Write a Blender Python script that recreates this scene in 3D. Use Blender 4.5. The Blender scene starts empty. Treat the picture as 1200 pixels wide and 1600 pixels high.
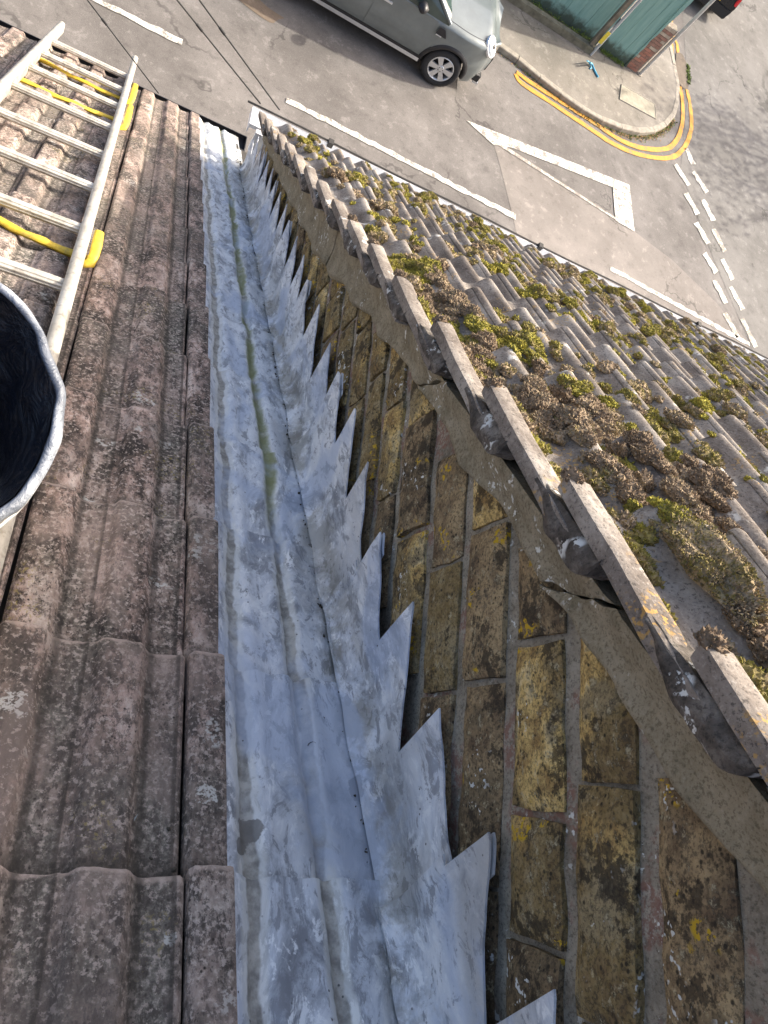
import bpy, math, random
from mathutils import Vector, Matrix, noise
R = math.radians
D = bpy.data
SC = bpy.context.scene
C = SC.collection
random.seed(7)

# ------------------------------------------------------------ camera, sky, sun
GZ = 9.4                                   # height of the camera above the road
F = 1156.0                                 # focal length in pixels of the 1200x1600 photograph
Mr = Matrix(((0.87525769, 0.23704896, 0.42158245),
             (0.08984563, -0.93617311, 0.33986419),
             (0.47523861, -0.2595914, -0.84069053)))
cam = D.cameras.new('camera')
cam.sensor_fit = 'VERTICAL'; cam.sensor_height = 36; cam.lens = 36*F/1600
cam.clip_start = 0.02; cam.clip_end = 2000
co = D.objects.new('camera', cam); C.objects.link(co)
rt = Mr @ Vector((1, 0, 0)); up = Mr @ Vector((0, -1, 0)); bk = Mr @ Vector((0, 0, -1))
co.matrix_world = Matrix(((rt.x, up.x, bk.x, 0), (rt.y, up.y, bk.y, 0), (rt.z, up.z, bk.z, GZ), (0, 0, 0, 1)))
SC.camera = co

SUN = Vector((1.32, 0.42, 1.0)).normalized()
w = D.worlds.new('World'); SC.world = w; w.use_nodes = True
nt = w.node_tree; bg = nt.nodes['Background']
sky = nt.nodes.new('ShaderNodeTexSky'); sky.sky_type = 'NISHITA'; sky.sun_disc = False
sky.sun_elevation = math.asin(SUN.z); sky.sun_rotation = math.atan2(SUN.x, SUN.y)
sky.dust_density = 6.0; sky.air_density = 0.8; sky.ozone_density = 0.3
nt.links.new(sky.outputs[0], bg.inputs[0]); bg.inputs[1].default_value = 0.15
sl = D.lights.new('sun', 'SUN'); sl.energy = 2.45; sl.angle = R(0.6); sl.color = (1.0, 0.93, 0.82)
so = D.objects.new('sun', sl); C.objects.link(so)
so.rotation_euler = SUN.to_track_quat('Z', 'Y').to_euler(); so.location = (20, 10, 30)
SC.view_settings.view_transform = 'Standard'; SC.view_settings.look = 'None'
SC.view_settings.gamma = 1; SC.view_settings.use_curve_mapping = False
SC.view_settings.exposure = 1.43

# ------------------------------------------------------------ frames of the place
H = 0.75
A1 = R(35); S1 = Vector((0, math.cos(A1), -math.sin(A1))); N1 = Vector((0, math.sin(A1), math.cos(A1)))
A2 = R(39.8); S2 = Vector((0, math.cos(A2), -math.sin(A2))); N2 = Vector((0, math.sin(A2), math.cos(A2)))
H2 = 0.201
CAM = Vector((0, 0, GZ))
XF = 0.474                                  # face of the gable wall
XV = 0.428                                  # edge of the neighbour's verge
EX = Vector((1, 0, 0))
def P1(x, s, n=0): return CAM + EX*x + S1*s + N1*(n-H)
def P2(x, s, n=0): return CAM + EX*x + S2*s + N2*(n-H2)
def ray(px, py): return Mr @ Vector((px-600, py-800, F))
def on_ground(px, py, z=0.0):
    r = ray(px, py); k = (z-GZ)/r.z; return Vector((r.x*k, r.y*k, z))
def on_roof(px, py, n=0.0):                 # x, s on our roof
    r = ray(px, py); k = -(H-n)/N1.dot(r); p = r*k; return p.x, p.dot(S1)
def on_wall(px, py, x=XF):
    r = ray(px, py); p = r*(x/r.x); return CAM+p
def basis(o, a, b, c):                      # matrix with columns a b c at o
    return Matrix(((a.x, b.x, c.x, o.x), (a.y, b.y, c.y, o.y), (a.z, b.z, c.z, o.z), (0, 0, 0, 1)))

# ------------------------------------------------------------ objects
WM = {}
def link(o, parent=None, m=None):
    m = m or Matrix.Identity(4)
    C.objects.link(o)
    if parent:
        o.parent = parent; o.matrix_parent_inverse = WM[parent.name].inverted()
    o.matrix_basis = m
    WM[o.name] = m.copy()
    return o
def thing(name, label, cat, loc, group=None):
    o = D.objects.new(name, None); o.empty_display_size = 0.1
    link(o, None, Matrix.Translation(Vector(loc))); o['label'] = label; o['category'] = cat
    if group: o['group'] = group
    return o
def tag(o, label, cat, group=None, kind=None):
    o['label'] = label; o['category'] = cat
    if group: o['group'] = group
    if kind: o['kind'] = kind
    return o
def struct(o): o['kind'] = 'structure'; return o
def stuff(o): o['kind'] = 'stuff'; return o

class MB:
    def __init__(s): s.v = []; s.f = []; s.sm = []
    def face(s, pts, smooth=False):
        i = len(s.v); s.v += [tuple(p) for p in pts]; s.f.append(tuple(range(i, i+len(pts)))); s.sm.append(smooth)
    def grid(s, g, smooth=True, flip=False):
        b = len(s.v); nr = len(g); nc = len(g[0])
        for row in g: s.v += [tuple(p) for p in row]
        for i in range(nr-1):
            for j in range(nc-1):
                q = (b+i*nc+j, b+i*nc+j+1, b+(i+1)*nc+j+1, b+(i+1)*nc+j)
                s.f.append(q[::-1] if flip else q); s.sm.append(smooth)
    def shell(s, top, bot, smooth=True):
        s.grid(top, smooth); s.grid(bot, smooth, True)
        nr = len(top); nc = len(top[0])
        s.grid([top[0][::-1], bot[0][::-1]], False); s.grid([top[-1], bot[-1]], False)
        s.grid([[r[0] for r in top], [r[0] for r in bot]], False)
        s.grid([[r[-1] for r in top][::-1], [r[-1] for r in bot][::-1]], False)
    def box(s, lo, hi, m=None):
        x0, y0, z0 = lo; x1, y1, z1 = hi
        c = [Vector(p) for p in ((x0,y0,z0),(x1,y0,z0),(x1,y1,z0),(x0,y1,z0),(x0,y0,z1),(x1,y0,z1),(x1,y1,z1),(x0,y1,z1))]
        if m: c = [m @ p for p in c]
        for q in ((0,3,2,1),(4,5,6,7),(0,1,5,4),(1,2,6,5),(2,3,7,6),(3,0,4,7)): s.face([c[i] for i in q])
    def tube(s, pts, r, n=12, prof=None, cap=True, flat=1.0, upv=None, smooth=True):
        pts = [Vector(p) for p in pts]; rows = []; rr = r if isinstance(r, (list, tuple)) else [r]*len(pts)
        for i, p in enumerate(pts):
            a = pts[max(i-1, 0)]; b = pts[min(i+1, len(pts)-1)]; d = (b-a).normalized()
            u = upv or Vector((0, 0, 1))
            if abs(d.dot(u)) > .95: u = Vector((0, 1, 0))
            e = d.cross(u).normalized(); g = e.cross(d)
            row = []
            for k in range(n+1):
                t = 2*math.pi*k/n; q = prof(t) if prof else 1
                row.append(p+(e*math.cos(t)+g*math.sin(t)*flat)*rr[i]*q)
            rows.append(row)
        s.grid(rows, smooth, True)
        if cap: s.face(rows[0][:-1]); s.face(rows[-1][:-1][::-1])
    def lathe(s, prof, m, n=32, smooth=True):     # prof (r, z)
        rows = [[m @ Vector((r*math.cos(2*math.pi*k/n), r*math.sin(2*math.pi*k/n), z)) for k in range(n+1)] for r, z in prof]
        s.grid(rows, smooth)
    def mesh(s, name, mat):
        me = D.meshes.new(name); me.from_pydata(s.v, [], s.f); me.polygons.foreach_set('use_smooth', s.sm)
        me.materials.append(mat); me.update(); return me
    def obj(s, name, mat, parent=None, m=None):
        return link(D.objects.new(name, s.mesh(name, mat)), parent, m)
def nz(p, sc, seed=0.0): return noise.noise(Vector((p[0]*sc+seed, p[1]*sc+seed*1.7, p[2]*sc-seed)))

# ------------------------------------------------------------ materials
class NB:
    def __init__(s, name, rough=0.85, metal=0.0, spec=0.3):
        s.m = D.materials.new(name); s.m.use_nodes = True; s.t = s.m.node_tree
        s.b = s.t.nodes['Principled BSDF']; s.b.inputs['Roughness'].default_value = rough
        s.b.inputs['Metallic'].default_value = metal; s.b.inputs['Specular IOR Level'].default_value = spec
        g = s.n('ShaderNodeNewGeometry'); s.pos = g.outputs['Position']
    def n(s, t): return s.t.nodes.new(t)
    def l(s, a, b): s.t.links.new(a, b)
    def put(s, sock, v):
        if v is None: return
        if hasattr(v, 'is_linked'): s.l(v, sock)
        elif isinstance(v, (tuple, list)) and len(v) == 3 and sock.type == 'RGBA': sock.default_value = (*v, 1)
        else: sock.default_value = v
    def obj_coord(s): return s.n('ShaderNodeTexCoord').outputs['Object']
    def rnd(s): return s.n('ShaderNodeObjectInfo').outputs['Random']
    def scl(s, v, k, off=None):
        n = s.n('ShaderNodeVectorMath'); n.operation = 'MULTIPLY_ADD'; s.put(n.inputs[0], v); n.inputs[1].default_value = k
        if off is None: n.inputs[2].default_value = (0, 0, 0)
        else: s.put(n.inputs[2], off)
        return n.outputs[0]
    def noise(s, sc, det=4, v=None, rough=.6, dist=0.0, col=False):
        n = s.n('ShaderNodeTexNoise'); n.inputs['Scale'].default_value = sc; n.inputs['Detail'].default_value = det
        n.inputs['Roughness'].default_value = rough; n.inputs['Distortion'].default_value = dist
        s.l(v or s.pos, n.inputs['Vector']); return n.outputs['Color' if col else 'Fac']
    def vor(s, sc, v=None, feat='F1', rnd=1.0):
        n = s.n('ShaderNodeTexVoronoi'); n.feature = feat; n.inputs['Scale'].default_value = sc
        n.inputs['Randomness'].default_value = rnd
        s.l(v or s.pos, n.inputs['Vector']); return n.outputs['Distance']
    def ramp(s, f, *st):
        n = s.n('ShaderNodeValToRGB'); cr = n.color_ramp
        while len(cr.elements) < len(st): cr.elements.new(0.5)
        for e, (p, c) in zip(cr.elements, st):
            e.position = p; e.color = (*c, 1) if isinstance(c, tuple) else (c, c, c, 1)
        s.put(n.inputs[0], f); return n.outputs[0]
    def mask(s, f, a, b):
        n = s.n('ShaderNodeMapRange'); n.interpolation_type = 'SMOOTHSTEP'
        s.put(n.inputs[0], f); n.inputs[1].default_value = a; n.inputs[2].default_value = b; return n.outputs[0]
    def mix(s, f, a, b, mode='MIX'):
        n = s.n('ShaderNodeMix'); n.data_type = 'RGBA'; n.blend_type = mode
        s.put(n.inputs[0], f); s.put(n.inputs[6], a); s.put(n.inputs[7], b); return n.outputs[2]
    def mth(s, op, a, b=0.0, c=0.0):
        n = s.n('ShaderNodeMath'); n.operation = op; s.put(n.inputs[0], a); s.put(n.inputs[1], b); s.put(n.inputs[2], c); return n.outputs[0]
    def dot(s, v):
        n = s.n('ShaderNodeVectorMath'); n.operation = 'DOT_PRODUCT'; s.l(s.pos, n.inputs[0]); n.inputs[1].default_value = v; return n.outputs['Value']
    def frame(s, Sv, Nv, k=(1, 1, 1)):
        n = s.n('ShaderNodeCombineXYZ')
        for i, v in enumerate((EX, Sv, Nv)): s.l(s.mth('MULTIPLY', s.dot(v), k[i]), n.inputs[i])
        return n.outputs[0]
    def spot(s, p, r, wob=.5, sc=40):
        n = s.n('ShaderNodeVectorMath'); n.operation = 'DISTANCE'; s.l(s.pos, n.inputs[0]); n.inputs[1].default_value = p
        d = s.mth('MULTIPLY_ADD', s.mth('SUBTRACT', s.noise(sc, 5), .5), r*wob*4, n.outputs['Value'])
        return s.mask(d, r*1.05, r*.9)
    def bump(s, h, st=.5, dist=.005, prev=None):
        n = s.n('ShaderNodeBump'); n.inputs['Strength'].default_value = st; n.inputs['Distance'].default_value = dist
        s.put(n.inputs['Height'], h)
        if prev: s.l(prev, n.inputs['Normal'])
        return n.outputs[0]
    def done(s, col=None, bump=None, rough=None):
        s.put(s.b.inputs['Base Color'], col)
        if bump: s.l(bump, s.b.inputs['Normal'])
        s.put(s.b.inputs['Roughness'], rough)
        return s.m
def plain(name, col, rough=.6, metal=0.0, var=.12, sc=30, spec=.4):
    n = NB(name, rough, metal, spec); f = n.noise(sc, 5)
    a = tuple(c*(1-var) for c in col); b = tuple(min(1, c*(1+var)) for c in col)
    return n.done(n.ramp(f, (.3, a), (.7, b)), n.bump(f, .15, .002))

M = {}
def tile_brown():
    n = NB('weathered_brown_concrete', .95, 0, .15); v = n.frame(S1, N1, (1, .55, 1))
    f = n.noise(16, 9, v, .72); g = n.noise(150, 5, n.pos, .7); h = n.noise(5.5, 4, v, .6)
    r = n.rnd()
    base = n.ramp(f, (.38, (.05, .042, .036)), (.45, (.16, .122, .10)), (.50, (.30, .215, .175)), (.56, (.52, .385, .32)), (.64, (.70, .58, .50)))
    grey = n.ramp(g, (.40, (.10, .09, .076)), (.58, (.31, .285, .235)))
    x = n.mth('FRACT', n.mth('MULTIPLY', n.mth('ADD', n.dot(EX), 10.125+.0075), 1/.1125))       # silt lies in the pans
    pan = n.mth('MULTIPLY', n.mask(x, .55, .68), n.mask(x, 1.0, .93))
    k = n.mth('ADD', n.mth('MULTIPLY', n.mask(h, .46, .58), .55), n.mth('MULTIPLY', pan, .45))
    col = n.mix(k, base, grey)
    blot = n.mth('MULTIPLY', n.mask(n.noise(48, 8, v, .75), .49, .42), .7)
    col = n.mix(blot, col, (.055, .046, .043))
    col = n.mix(n.mth('MULTIPLY', n.mask(n.noise(110, 5, v, .8), .49, .42), .7), col, (.025, .022, .02))
    col = n.mix(n.mth('MULTIPLY', n.mask(g, .535, .61), .7), col, (.60, .50, .43))
    col = n.mix(n.mth('MULTIPLY', n.mask(n.vor(110), .22, .08), n.mask(n.noise(25, 3), .42, .55)), col, (.022, .02, .018))
    wl = n.mth('MULTIPLY', n.mask(n.noise(11, 2), .66, .70), n.mask(n.noise(120, 4), .5, .56))
    col = n.mix(n.mth('MULTIPLY', wl, .8), col, (.62, .60, .54))
    yl = n.mth('MULTIPLY', n.mask(n.noise(9, 2, n.scl(n.pos, (1, 1, 1), (7., 3., 1.))), .60, .68), n.mask(n.noise(190, 3), .56, .62))
    col = n.mix(n.mth('MULTIPLY', yl, .6), col, (.35, .28, .09))
    for px, py, rr in ((312, 1258, .016), (302, 1212, .004), (330, 1161, .004), (158, 1250, .008), (325, 1575, .007), (152, 1165, .004), (383, 1400, .004), (8, 1125, .022), (312, 1393, .006), (262, 1475, .008)):
        x_, s_ = on_roof(px, py); sp = n.spot(tuple(P1(x_, s_, .012)), rr, .6, 90)
        col = n.mix(n.mth('MULTIPLY', sp, n.mask(n.noise(260, 3), .38, .5)), col, (.66, .64, .58))
    pp = n.noise(6.5, 6, v, .65, .5)
    col = n.mix(n.mth('MULTIPLY', n.mask(pp, .52, .62), .35), col, (.48, .37, .31))
    col = n.mix(n.mth('MULTIPLY', n.mask(pp, .45, .37), .45), col, (.12, .10, .088))
    col = n.mix(n.mth('MULTIPLY', r, .45), col, (.14, .118, .10))
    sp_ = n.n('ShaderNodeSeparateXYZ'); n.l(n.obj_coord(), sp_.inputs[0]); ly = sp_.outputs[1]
    ed = n.mth('MULTIPLY', n.mask(n.mth('MULTIPLY_ADD', n.noise(45, 5), .02, ly), .002, .008), .55)
    col = n.mix(ed, col, (.50, .40, .34))                                  # worn pale along the nose
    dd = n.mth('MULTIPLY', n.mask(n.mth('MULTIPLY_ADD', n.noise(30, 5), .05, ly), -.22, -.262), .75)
    col = n.mix(dd, col, (.055, .048, .042))                               # darkens close under the next nose up
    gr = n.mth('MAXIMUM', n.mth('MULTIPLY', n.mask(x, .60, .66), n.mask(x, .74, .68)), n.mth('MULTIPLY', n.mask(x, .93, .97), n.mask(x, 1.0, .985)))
    col = n.mix(n.mth('MULTIPLY', gr, n.mth('MULTIPLY_ADD', n.noise(12, 4), .9, .15)), col, (.045, .040, .034))  # crease shade and silt painted dark along the roll edges
    b = n.bump(g, .75, .0022); b = n.bump(f, .55, .006, b); b = n.bump(n.noise(420, 2), .5, .001, b)
    return n.done(col, b)
def tile_grey():
    n = NB('weathered_grey_concrete', .95, 0, .15); v = n.frame(S2, N2, (1, .5, 1))
    f = n.noise(14, 8, v, .7); g = n.noise(230, 4, n.pos, .75)
    col = n.ramp(f, (.36, (.12, .10, .085)), (.5, (.235, .205, .175)), (.62, (.38, .345, .30)))
    col = n.mix(n.mth('MULTIPLY', n.rnd(), .35), col, (.16, .13, .105))
    col = n.mix(n.mth('MULTIPLY', n.mask(g, .47, .36), .7), col, (.05, .045, .042))
    col = n.mix(n.mth('MULTIPLY', n.mask(g, .56, .68), .5), col, (.42, .39, .35))
    wl = n.mth('MULTIPLY', n.mask(n.noise(13, 2), .63, .68), n.mask(n.noise(80, 4), .5, .55))
    col = n.mix(n.mth('MULTIPLY', wl, .85), col, (.60, .58, .52))
    yl = n.mth('MULTIPLY', n.mask(n.noise(10, 2, n.scl(n.pos, (1, 1, 1), (3., 9., 1.))), .58, .66), n.mask(n.noise(150, 3), .54, .60))
    col = n.mix(n.mth('MULTIPLY', yl, .7), col, (.50, .30, .08))
    b = n.bump(g, .6, .0018); b = n.bump(f, .5, .004, b)
    return n.done(col, b)
def cloak_mat():
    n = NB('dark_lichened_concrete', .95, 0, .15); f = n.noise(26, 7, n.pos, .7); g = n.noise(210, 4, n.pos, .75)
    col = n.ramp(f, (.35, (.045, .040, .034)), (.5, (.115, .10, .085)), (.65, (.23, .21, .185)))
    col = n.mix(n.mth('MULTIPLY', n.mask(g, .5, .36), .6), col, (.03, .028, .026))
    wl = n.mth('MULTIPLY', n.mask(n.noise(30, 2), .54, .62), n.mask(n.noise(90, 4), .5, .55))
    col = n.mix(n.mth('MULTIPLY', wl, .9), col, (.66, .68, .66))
    return n.done(col, n.bump(g, .8, .002, n.bump(f, .7, .004)))
def lead():
    n = NB('weathered_lead', .6, .04, .4); v = n.frame(S1, N1, (1, .5, 1))
    f = n.noise(13, 10, v, .70, 1.0); g = n.noise(48, 8, v, .75, .5); big = n.noise(5, 4, v, .6)
    col = n.ramp(f, (.36, (.22, .23, .25)), (.44, (.42, .445, .48)), (.50, (.60, .63, .67)), (.56, (.68, .70, .72)), (.66, (.75, .765, .78)))
    col = n.mix(n.mask(g, .535, .60), col, (.77, .79, .80))
    col = n.mix(n.mth('MULTIPLY', n.mask(g, .465, .41), .8), col, (.23, .24, .26))
    # silt in the two channels, green where it stays wet
    jx = n.mth('MULTIPLY_ADD', n.mth('SUBTRACT', n.noise(7, 5, n.frame(S1, N1, (1, 1, 1))), .5), .042, n.dot(EX))
    def band(c, wd, fl=.006):
        d = n.mth('ABSOLUTE', n.mth('SUBTRACT', jx, c)); return n.mask(d, wd+fl, wd)
    silt = n.ramp(n.noise(60, 6), (.38, (.12, .108, .088)), (.5, (.25, .235, .20)), (.62, (.42, .40, .35)))
    crust = (.68, .68, .63)
    for c, wd in ((.297, .0055), (.384, .0055)):
        col = n.mix(n.mth('MULTIPLY', band(c, wd+.006), .55), col, crust)
        col = n.mix(n.mth('MULTIPLY', band(c, wd, .003), .8), col, silt)
    gs = n.mth('MULTIPLY', band(.384, .008), n.mth('MULTIPLY', n.mask(n.dot(S1), S1.dot(CAM)+.95, S1.dot(CAM)+1.15), n.mask(n.noise(8, 3), .38, .5)))
    col = n.mix(n.mth('MULTIPLY', gs, .75), col, (.20, .22, .07))
    # grey-brown tide stain near the foot of the wall flashing
    hn = n.mth('ADD', n.dot(N1), H-N1.dot(CAM))
    st = n.mth('MULTIPLY', n.mth('MULTIPLY', n.mask(hn, .10, .035), n.mask(n.dot(EX), .42, .445)), n.mask(n.noise(9, 7, n.pos, .7), .42, .56))
    col = n.mix(n.mth('MULTIPLY', st, .7), col, (.21, .20, .165))
    dl = n.mth('MULTIPLY', n.mask(n.dot(S1), S1.dot(CAM)+.75, S1.dot(CAM)+.35), n.mask(big, .47, .60))
    col = n.mix(n.mth('MULTIPLY', dl, .55), col, (.24, .235, .225))
    for px, py, rr in ((385, 1300, .016), (370, 1325, .012), (560, 1240, .02), (430, 1180, .01)):
        x_, s_ = on_roof(px, py); col = n.mix(n.mth('MULTIPLY', n.spot(tuple(P1(x_, s_, .003)), rr, .35, 60), .85), col, (.15, .14, .125))
    lg = n.noise(6.5, 5, n.frame(S1, N1, (1, .6, 1)), .55, .6)
    col = n.mix(n.mth('MULTIPLY', n.mask(lg, .50, .60), .55), col, (.40, .47, .60))
    col = n.mix(n.mth('MULTIPLY', n.mth('MULTIPLY', n.mask(lg, .44, .36), n.mask(g, .42, .5)), .5), col, (.42, .42, .41))
    col = n.mix(n.mth('MULTIPLY', n.mask(n.vor(70), .12, .06), n.mask(n.noise(13, 3), .5, .6)), col, (.10, .10, .10))
    b = n.bump(f, .5, .004); b = n.bump(g, .4, .0015, b)
    return n.done(col, b, n.ramp(f, (.3, .5), (.7, .75)))
def brick():
    n = NB('sooty_yellow_stock_brick', .93, 0, .2); r = n.rnd()
    o = n.n('ShaderNodeCombineXYZ'); n.l(n.mth('MULTIPLY', r, 37.0), o.inputs[0]); n.l(n.mth('MULTIPLY', r, 11.0), o.inputs[1])
    v = n.scl(n.pos, (1, .75, 1), o.outputs[0])
    f = n.noise(26, 8, v, .7); g = n.noise(160, 5, v, .7); q = n.noise(13, 4, v, .6)
    yel = n.ramp(f, (.38, (.34, .22, .085)), (.5, (.72, .52, .20)), (.58, (.88, .71, .38)))
    red = n.ramp(f, (.38, (.08, .045, .035)), (.62, (.24, .12, .08)))
    brn = n.ramp(f, (.38, (.16, .11, .065)), (.62, (.50, .37, .20)))
    col = n.mix(n.mask(r, .62, .72), yel, brn); col = n.mix(n.mask(r, .985, .99), col, red)
    hn = n.mth('ADD', n.dot(N1), H-N1.dot(CAM))                                   # soot and algae near the flashing
    yy = n.dot(Vector((0, 1, 0)))
    thr = n.mth('MULTIPLY_ADD', hn, .42, n.mth('MULTIPLY_ADD', r, .20, .275))
    thr = n.mth('SUBTRACT', thr, n.mth('MULTIPLY', n.mask(yy, .25, 1.3), .02))
    soot = n.mask(n.mth('SUBTRACT', q, thr), -.04, .04)
    col = n.mix(n.mth('MULTIPLY', soot, .7), col, n.ramp(g, (.38, (.03, .024, .017)), (.6, (.13, .098, .062))))
    pit = n.mth('MULTIPLY', n.mask(n.vor(150, n.scl(n.pos, (1, .8, 1))), .30, .12), n.mask(n.noise(34, 3, v), .40, .55))
    col = n.mix(n.mth('MULTIPLY', pit, .9), col, (.03, .026, .018))
    col = n.mix(n.mth('MULTIPLY', n.mask(n.noise(45, 6, v, .75), .54, .62), .7), col, (.06, .052, .042))
    ow = n.mth('MULTIPLY', n.mask(n.noise(17, 2), .62, .67), n.mask(n.noise(140, 3), .53, .58))
    col = n.mix(n.mth('MULTIPLY', n.mask(n.noise(300, 3, v, .8), .52, .40), .6), col, (.05, .042, .03))
    col = n.mix(n.mth('MULTIPLY', n.mask(n.noise(90, 6, v, .8), .55, .66), .5), col, (.75, .66, .42))
    col = n.mix(n.mth('MULTIPLY', n.mask(n.noise(20, 7, v, .75), .465, .42), .8), col, (.045, .036, .025))
    col = n.mix(ow, col, (.55, .36, .03))
    ww = n.mth('MULTIPLY', n.mask(n.noise(12, 2, n.scl(n.pos, (1, 1, 1), (5., 2., 8.))), .60, .66), n.mask(n.noise(110, 2), .60, .64))
    col = n.mix(ww, col, (.68, .69, .66))
    b = n.bump(g, .9, .003); b = n.bump(f, 1.0, .008, b); b = n.bump(pit, -.8, .003, b)
    return n.done(col, b)
def mortar(name, pal, red=.0, white=.62):
    n = NB(name, .95, 0, .15); f = n.noise(22, 8, n.pos, .7); g = n.noise(240, 4, n.pos, .8)
    col = n.ramp(f, (.3, pal[0]), (.5, pal[1]), (.7, pal[2]))
    col = n.mix(n.mth('MULTIPLY', n.mask(g, .5, .38), .55), col, tuple(c*.35 for c in pal[0]))
    col = n.mix(n.mth('MULTIPLY', n.mask(g, .56, .7), .35), col, (.45, .42, .36))
    if red:
        col = n.mix(n.mth('MULTIPLY', n.mth('MULTIPLY', n.mask(n.noise(11, 4), .50, .58), n.mask(n.noise(90, 5, n.pos, .8), .42, .56)), red), col, (.21, .095, .07))
    ww = n.mth('MULTIPLY', n.mask(n.noise(14, 2, n.scl(n.pos, (1, 1, 1), (2., 6., 3.))), white-.06, white+.02), n.mask(n.noise(100, 3), .58, .63))
    col = n.mix(ww, col, (.66, .67, .63))
    return n.done(col, n.bump(g, .7, .0018, n.bump(f, .8, .006)))
def asphalt(name, a, b, c):
    n = NB(name, .9, 0, .3); g = n.noise(60, 4, n.pos, .8); f = n.noise(.55, 10, n.pos, .68); h = n.noise(3.5, 9, n.pos, .75)
    col = n.ramp(f, (.38, a), (.5, b), (.62, c))
    col = n.mix(n.mth('MULTIPLY', n.mask(h, .47, .36), .4), col, tuple(x*.6 for x in a))
    col = n.mix(n.mth('MULTIPLY', n.mask(h, .54, .64), .35), col, tuple(x*1.7 for x in c))
    col = n.mix(n.mth('MULTIPLY', n.mask(g, .5, .3), .45), col, tuple(x*.5 for x in a))
    col = n.mix(n.mth('MULTIPLY', n.mask(g, .56, .74), .45), col, tuple(min(1, x*2.0) for x in c))
    d = n.vor(.33, n.scl(n.noise(1.3, 4, n.pos, .6, 0, True), (1.3, 1.3, 0), n.pos), 'DISTANCE_TO_EDGE')
    crack = n.mth('MULTIPLY', n.mask(d, .010, .003), n.mask(n.noise(.6, 3), .47, .56))
    col = n.mix(n.mth('MULTIPLY', crack, .55), col, tuple(x*.35 for x in a))
    return n.done(col, n.bump(g, .5, .006))
def paint(name, col, under, wear=.45):
    n = NB(name, .75, 0, .3); f = n.noise(6, 9, n.pos, .78); g = n.noise(40, 5, n.pos, .8)
    k = n.mask(n.mth('ADD', n.mth('MULTIPLY', f, .6), n.mth('MULTIPLY', g, .4)), wear-.03, wear+.035)
    c = n.mix(k, under, n.ramp(f, (.4, tuple(x*.78 for x in col)), (.6, col)))
    return n.done(c, n.bump(g, .3, .003))
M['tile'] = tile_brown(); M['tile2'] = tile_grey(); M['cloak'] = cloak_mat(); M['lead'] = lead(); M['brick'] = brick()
M['mortar'] = mortar('grey_lime_mortar', ((.15, .13, .10), (.29, .26, .205), (.42, .39, .32)), .75)
M['fillet'] = mortar('brown_cement_render', ((.19, .162, .108), (.285, .248, .172), (.38, .335, .245)), 0, .60)
M['road'] = asphalt('old_asphalt', (.118, .108, .099), (.15, .138, .127), (.185, .171, .158))
M['road2'] = asphalt('pinkish_patch_asphalt', (.168, .150, .134), (.20, .18, .161), (.24, .215, .193))
M['road3'] = asphalt('grey_junction_asphalt', (.125, .118, .108), (.155, .147, .135), (.185, .176, .163))
M['dirtpatch'] = asphalt('dark_patch_asphalt', (.10, .08, .058), (.13, .105, .08), (.16, .13, .10))
M['pave'] = asphalt('pavement_asphalt', (.165, .15, .125), (.205, .185, .155), (.245, .223, .19))
M['kerb'] = plain('kerb_concrete', (.30, .27, .22), .9, 0, .25, 9)
M['white'] = paint('worn_white_road_paint', (.62, .59, .52), (.20, .18, .155), .475)
M['whitew'] = paint('very_worn_white_road_paint', (.60, .57, .49), (.23, .20, .17), .51)
M['yellow'] = paint('worn_yellow_road_paint', (.60, .29, .045), (.22, .18, .13), .44)
M['alu'] = None
def alu():
    n = NB('dirty_aluminium', .55, .35, .5); f = n.noise(30, 7, n.frame(S1, N1, (1, .3, 1)), .7); g = n.noise(200, 3)
    c = n.ramp(f, (.3, (.38, .345, .28)), (.5, (.56, .525, .45)), (.7, (.70, .67, .60)))
    c = n.mix(n.mth('MULTIPLY', n.mask(n.noise(55, 5, n.pos, .7), .52, .66), .5), c, (.23, .19, .14))
    return n.done(c, n.bump(g, .2, .0008))
M['alu'] = alu()
def yellow_pl():
    n = NB('yellow_plastic_sleeve', .5, 0, .4); f = n.noise(45, 6, n.pos, .7)
    c = n.ramp(f, (.3, (.40, .28, .03)), (.5, (.68, .47, .04)), (.7, (.76, .56, .07)))
    c = n.mix(n.mth('MULTIPLY', n.mask(n.noise(18, 6, n.pos, .7), .54, .66), .45), c, (.22, .18, .09))
    return n.done(c, n.bump(n.noise(40, 4, n.pos, .6), .5, .004))
M['yel'] = yellow_pl()
M['rubber'] = plain('black_rubber', (.022, .022, .024), .8, 0, .2, 20)
M['black'] = plain('black_plastic', (.02, .02, .022), .45, 0, .2, 20)
M['white_pl'] = plain('white_upvc', (.74, .75, .76), .45, 0, .08, 8)
M['chrome'] = plain('brushed_silver', (.62, .64, .66), .3, .7, .05, 20)
M['cable'] = plain('black_cable', (.03, .028, .026), .7)
M['soil'] = plain('dark_mossy_soil', (.07, .075, .035), .95, 0, .5, 6)
M['wallr'] = plain('rendered_wall', (.42, .39, .34), .9, 0, .1, 3)
def carpaint(name, col, rough=.28):
    n = NB(name, rough, .25, .5); n.b.inputs['Coat Weight'].default_value = .5; n.b.inputs['Coat Roughness'].default_value = .08
    f = n.noise(3, 6, n.pos, .7)
    c = n.ramp(f, (.35, tuple(x*.88 for x in col)), (.65, tuple(x*1.08 for x in col)))
    return n.done(c, None, n.ramp(n.noise(7, 6), (.35, rough), (.7, rough+.15)))
M['cargrey'] = carpaint('grey_green_car_paint', (.15, .172, .172))
M['carblack'] = carpaint('black_car_paint', (.012, .012, .014), .2)
def glassm():
    n = NB('dark_car_glass', .06, 0, .7); return n.done(n.ramp(n.noise(2, 3), (.4, (.035, .055, .05)), (.6, (.06, .085, .075))))
M['glass'] = glassm()
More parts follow.
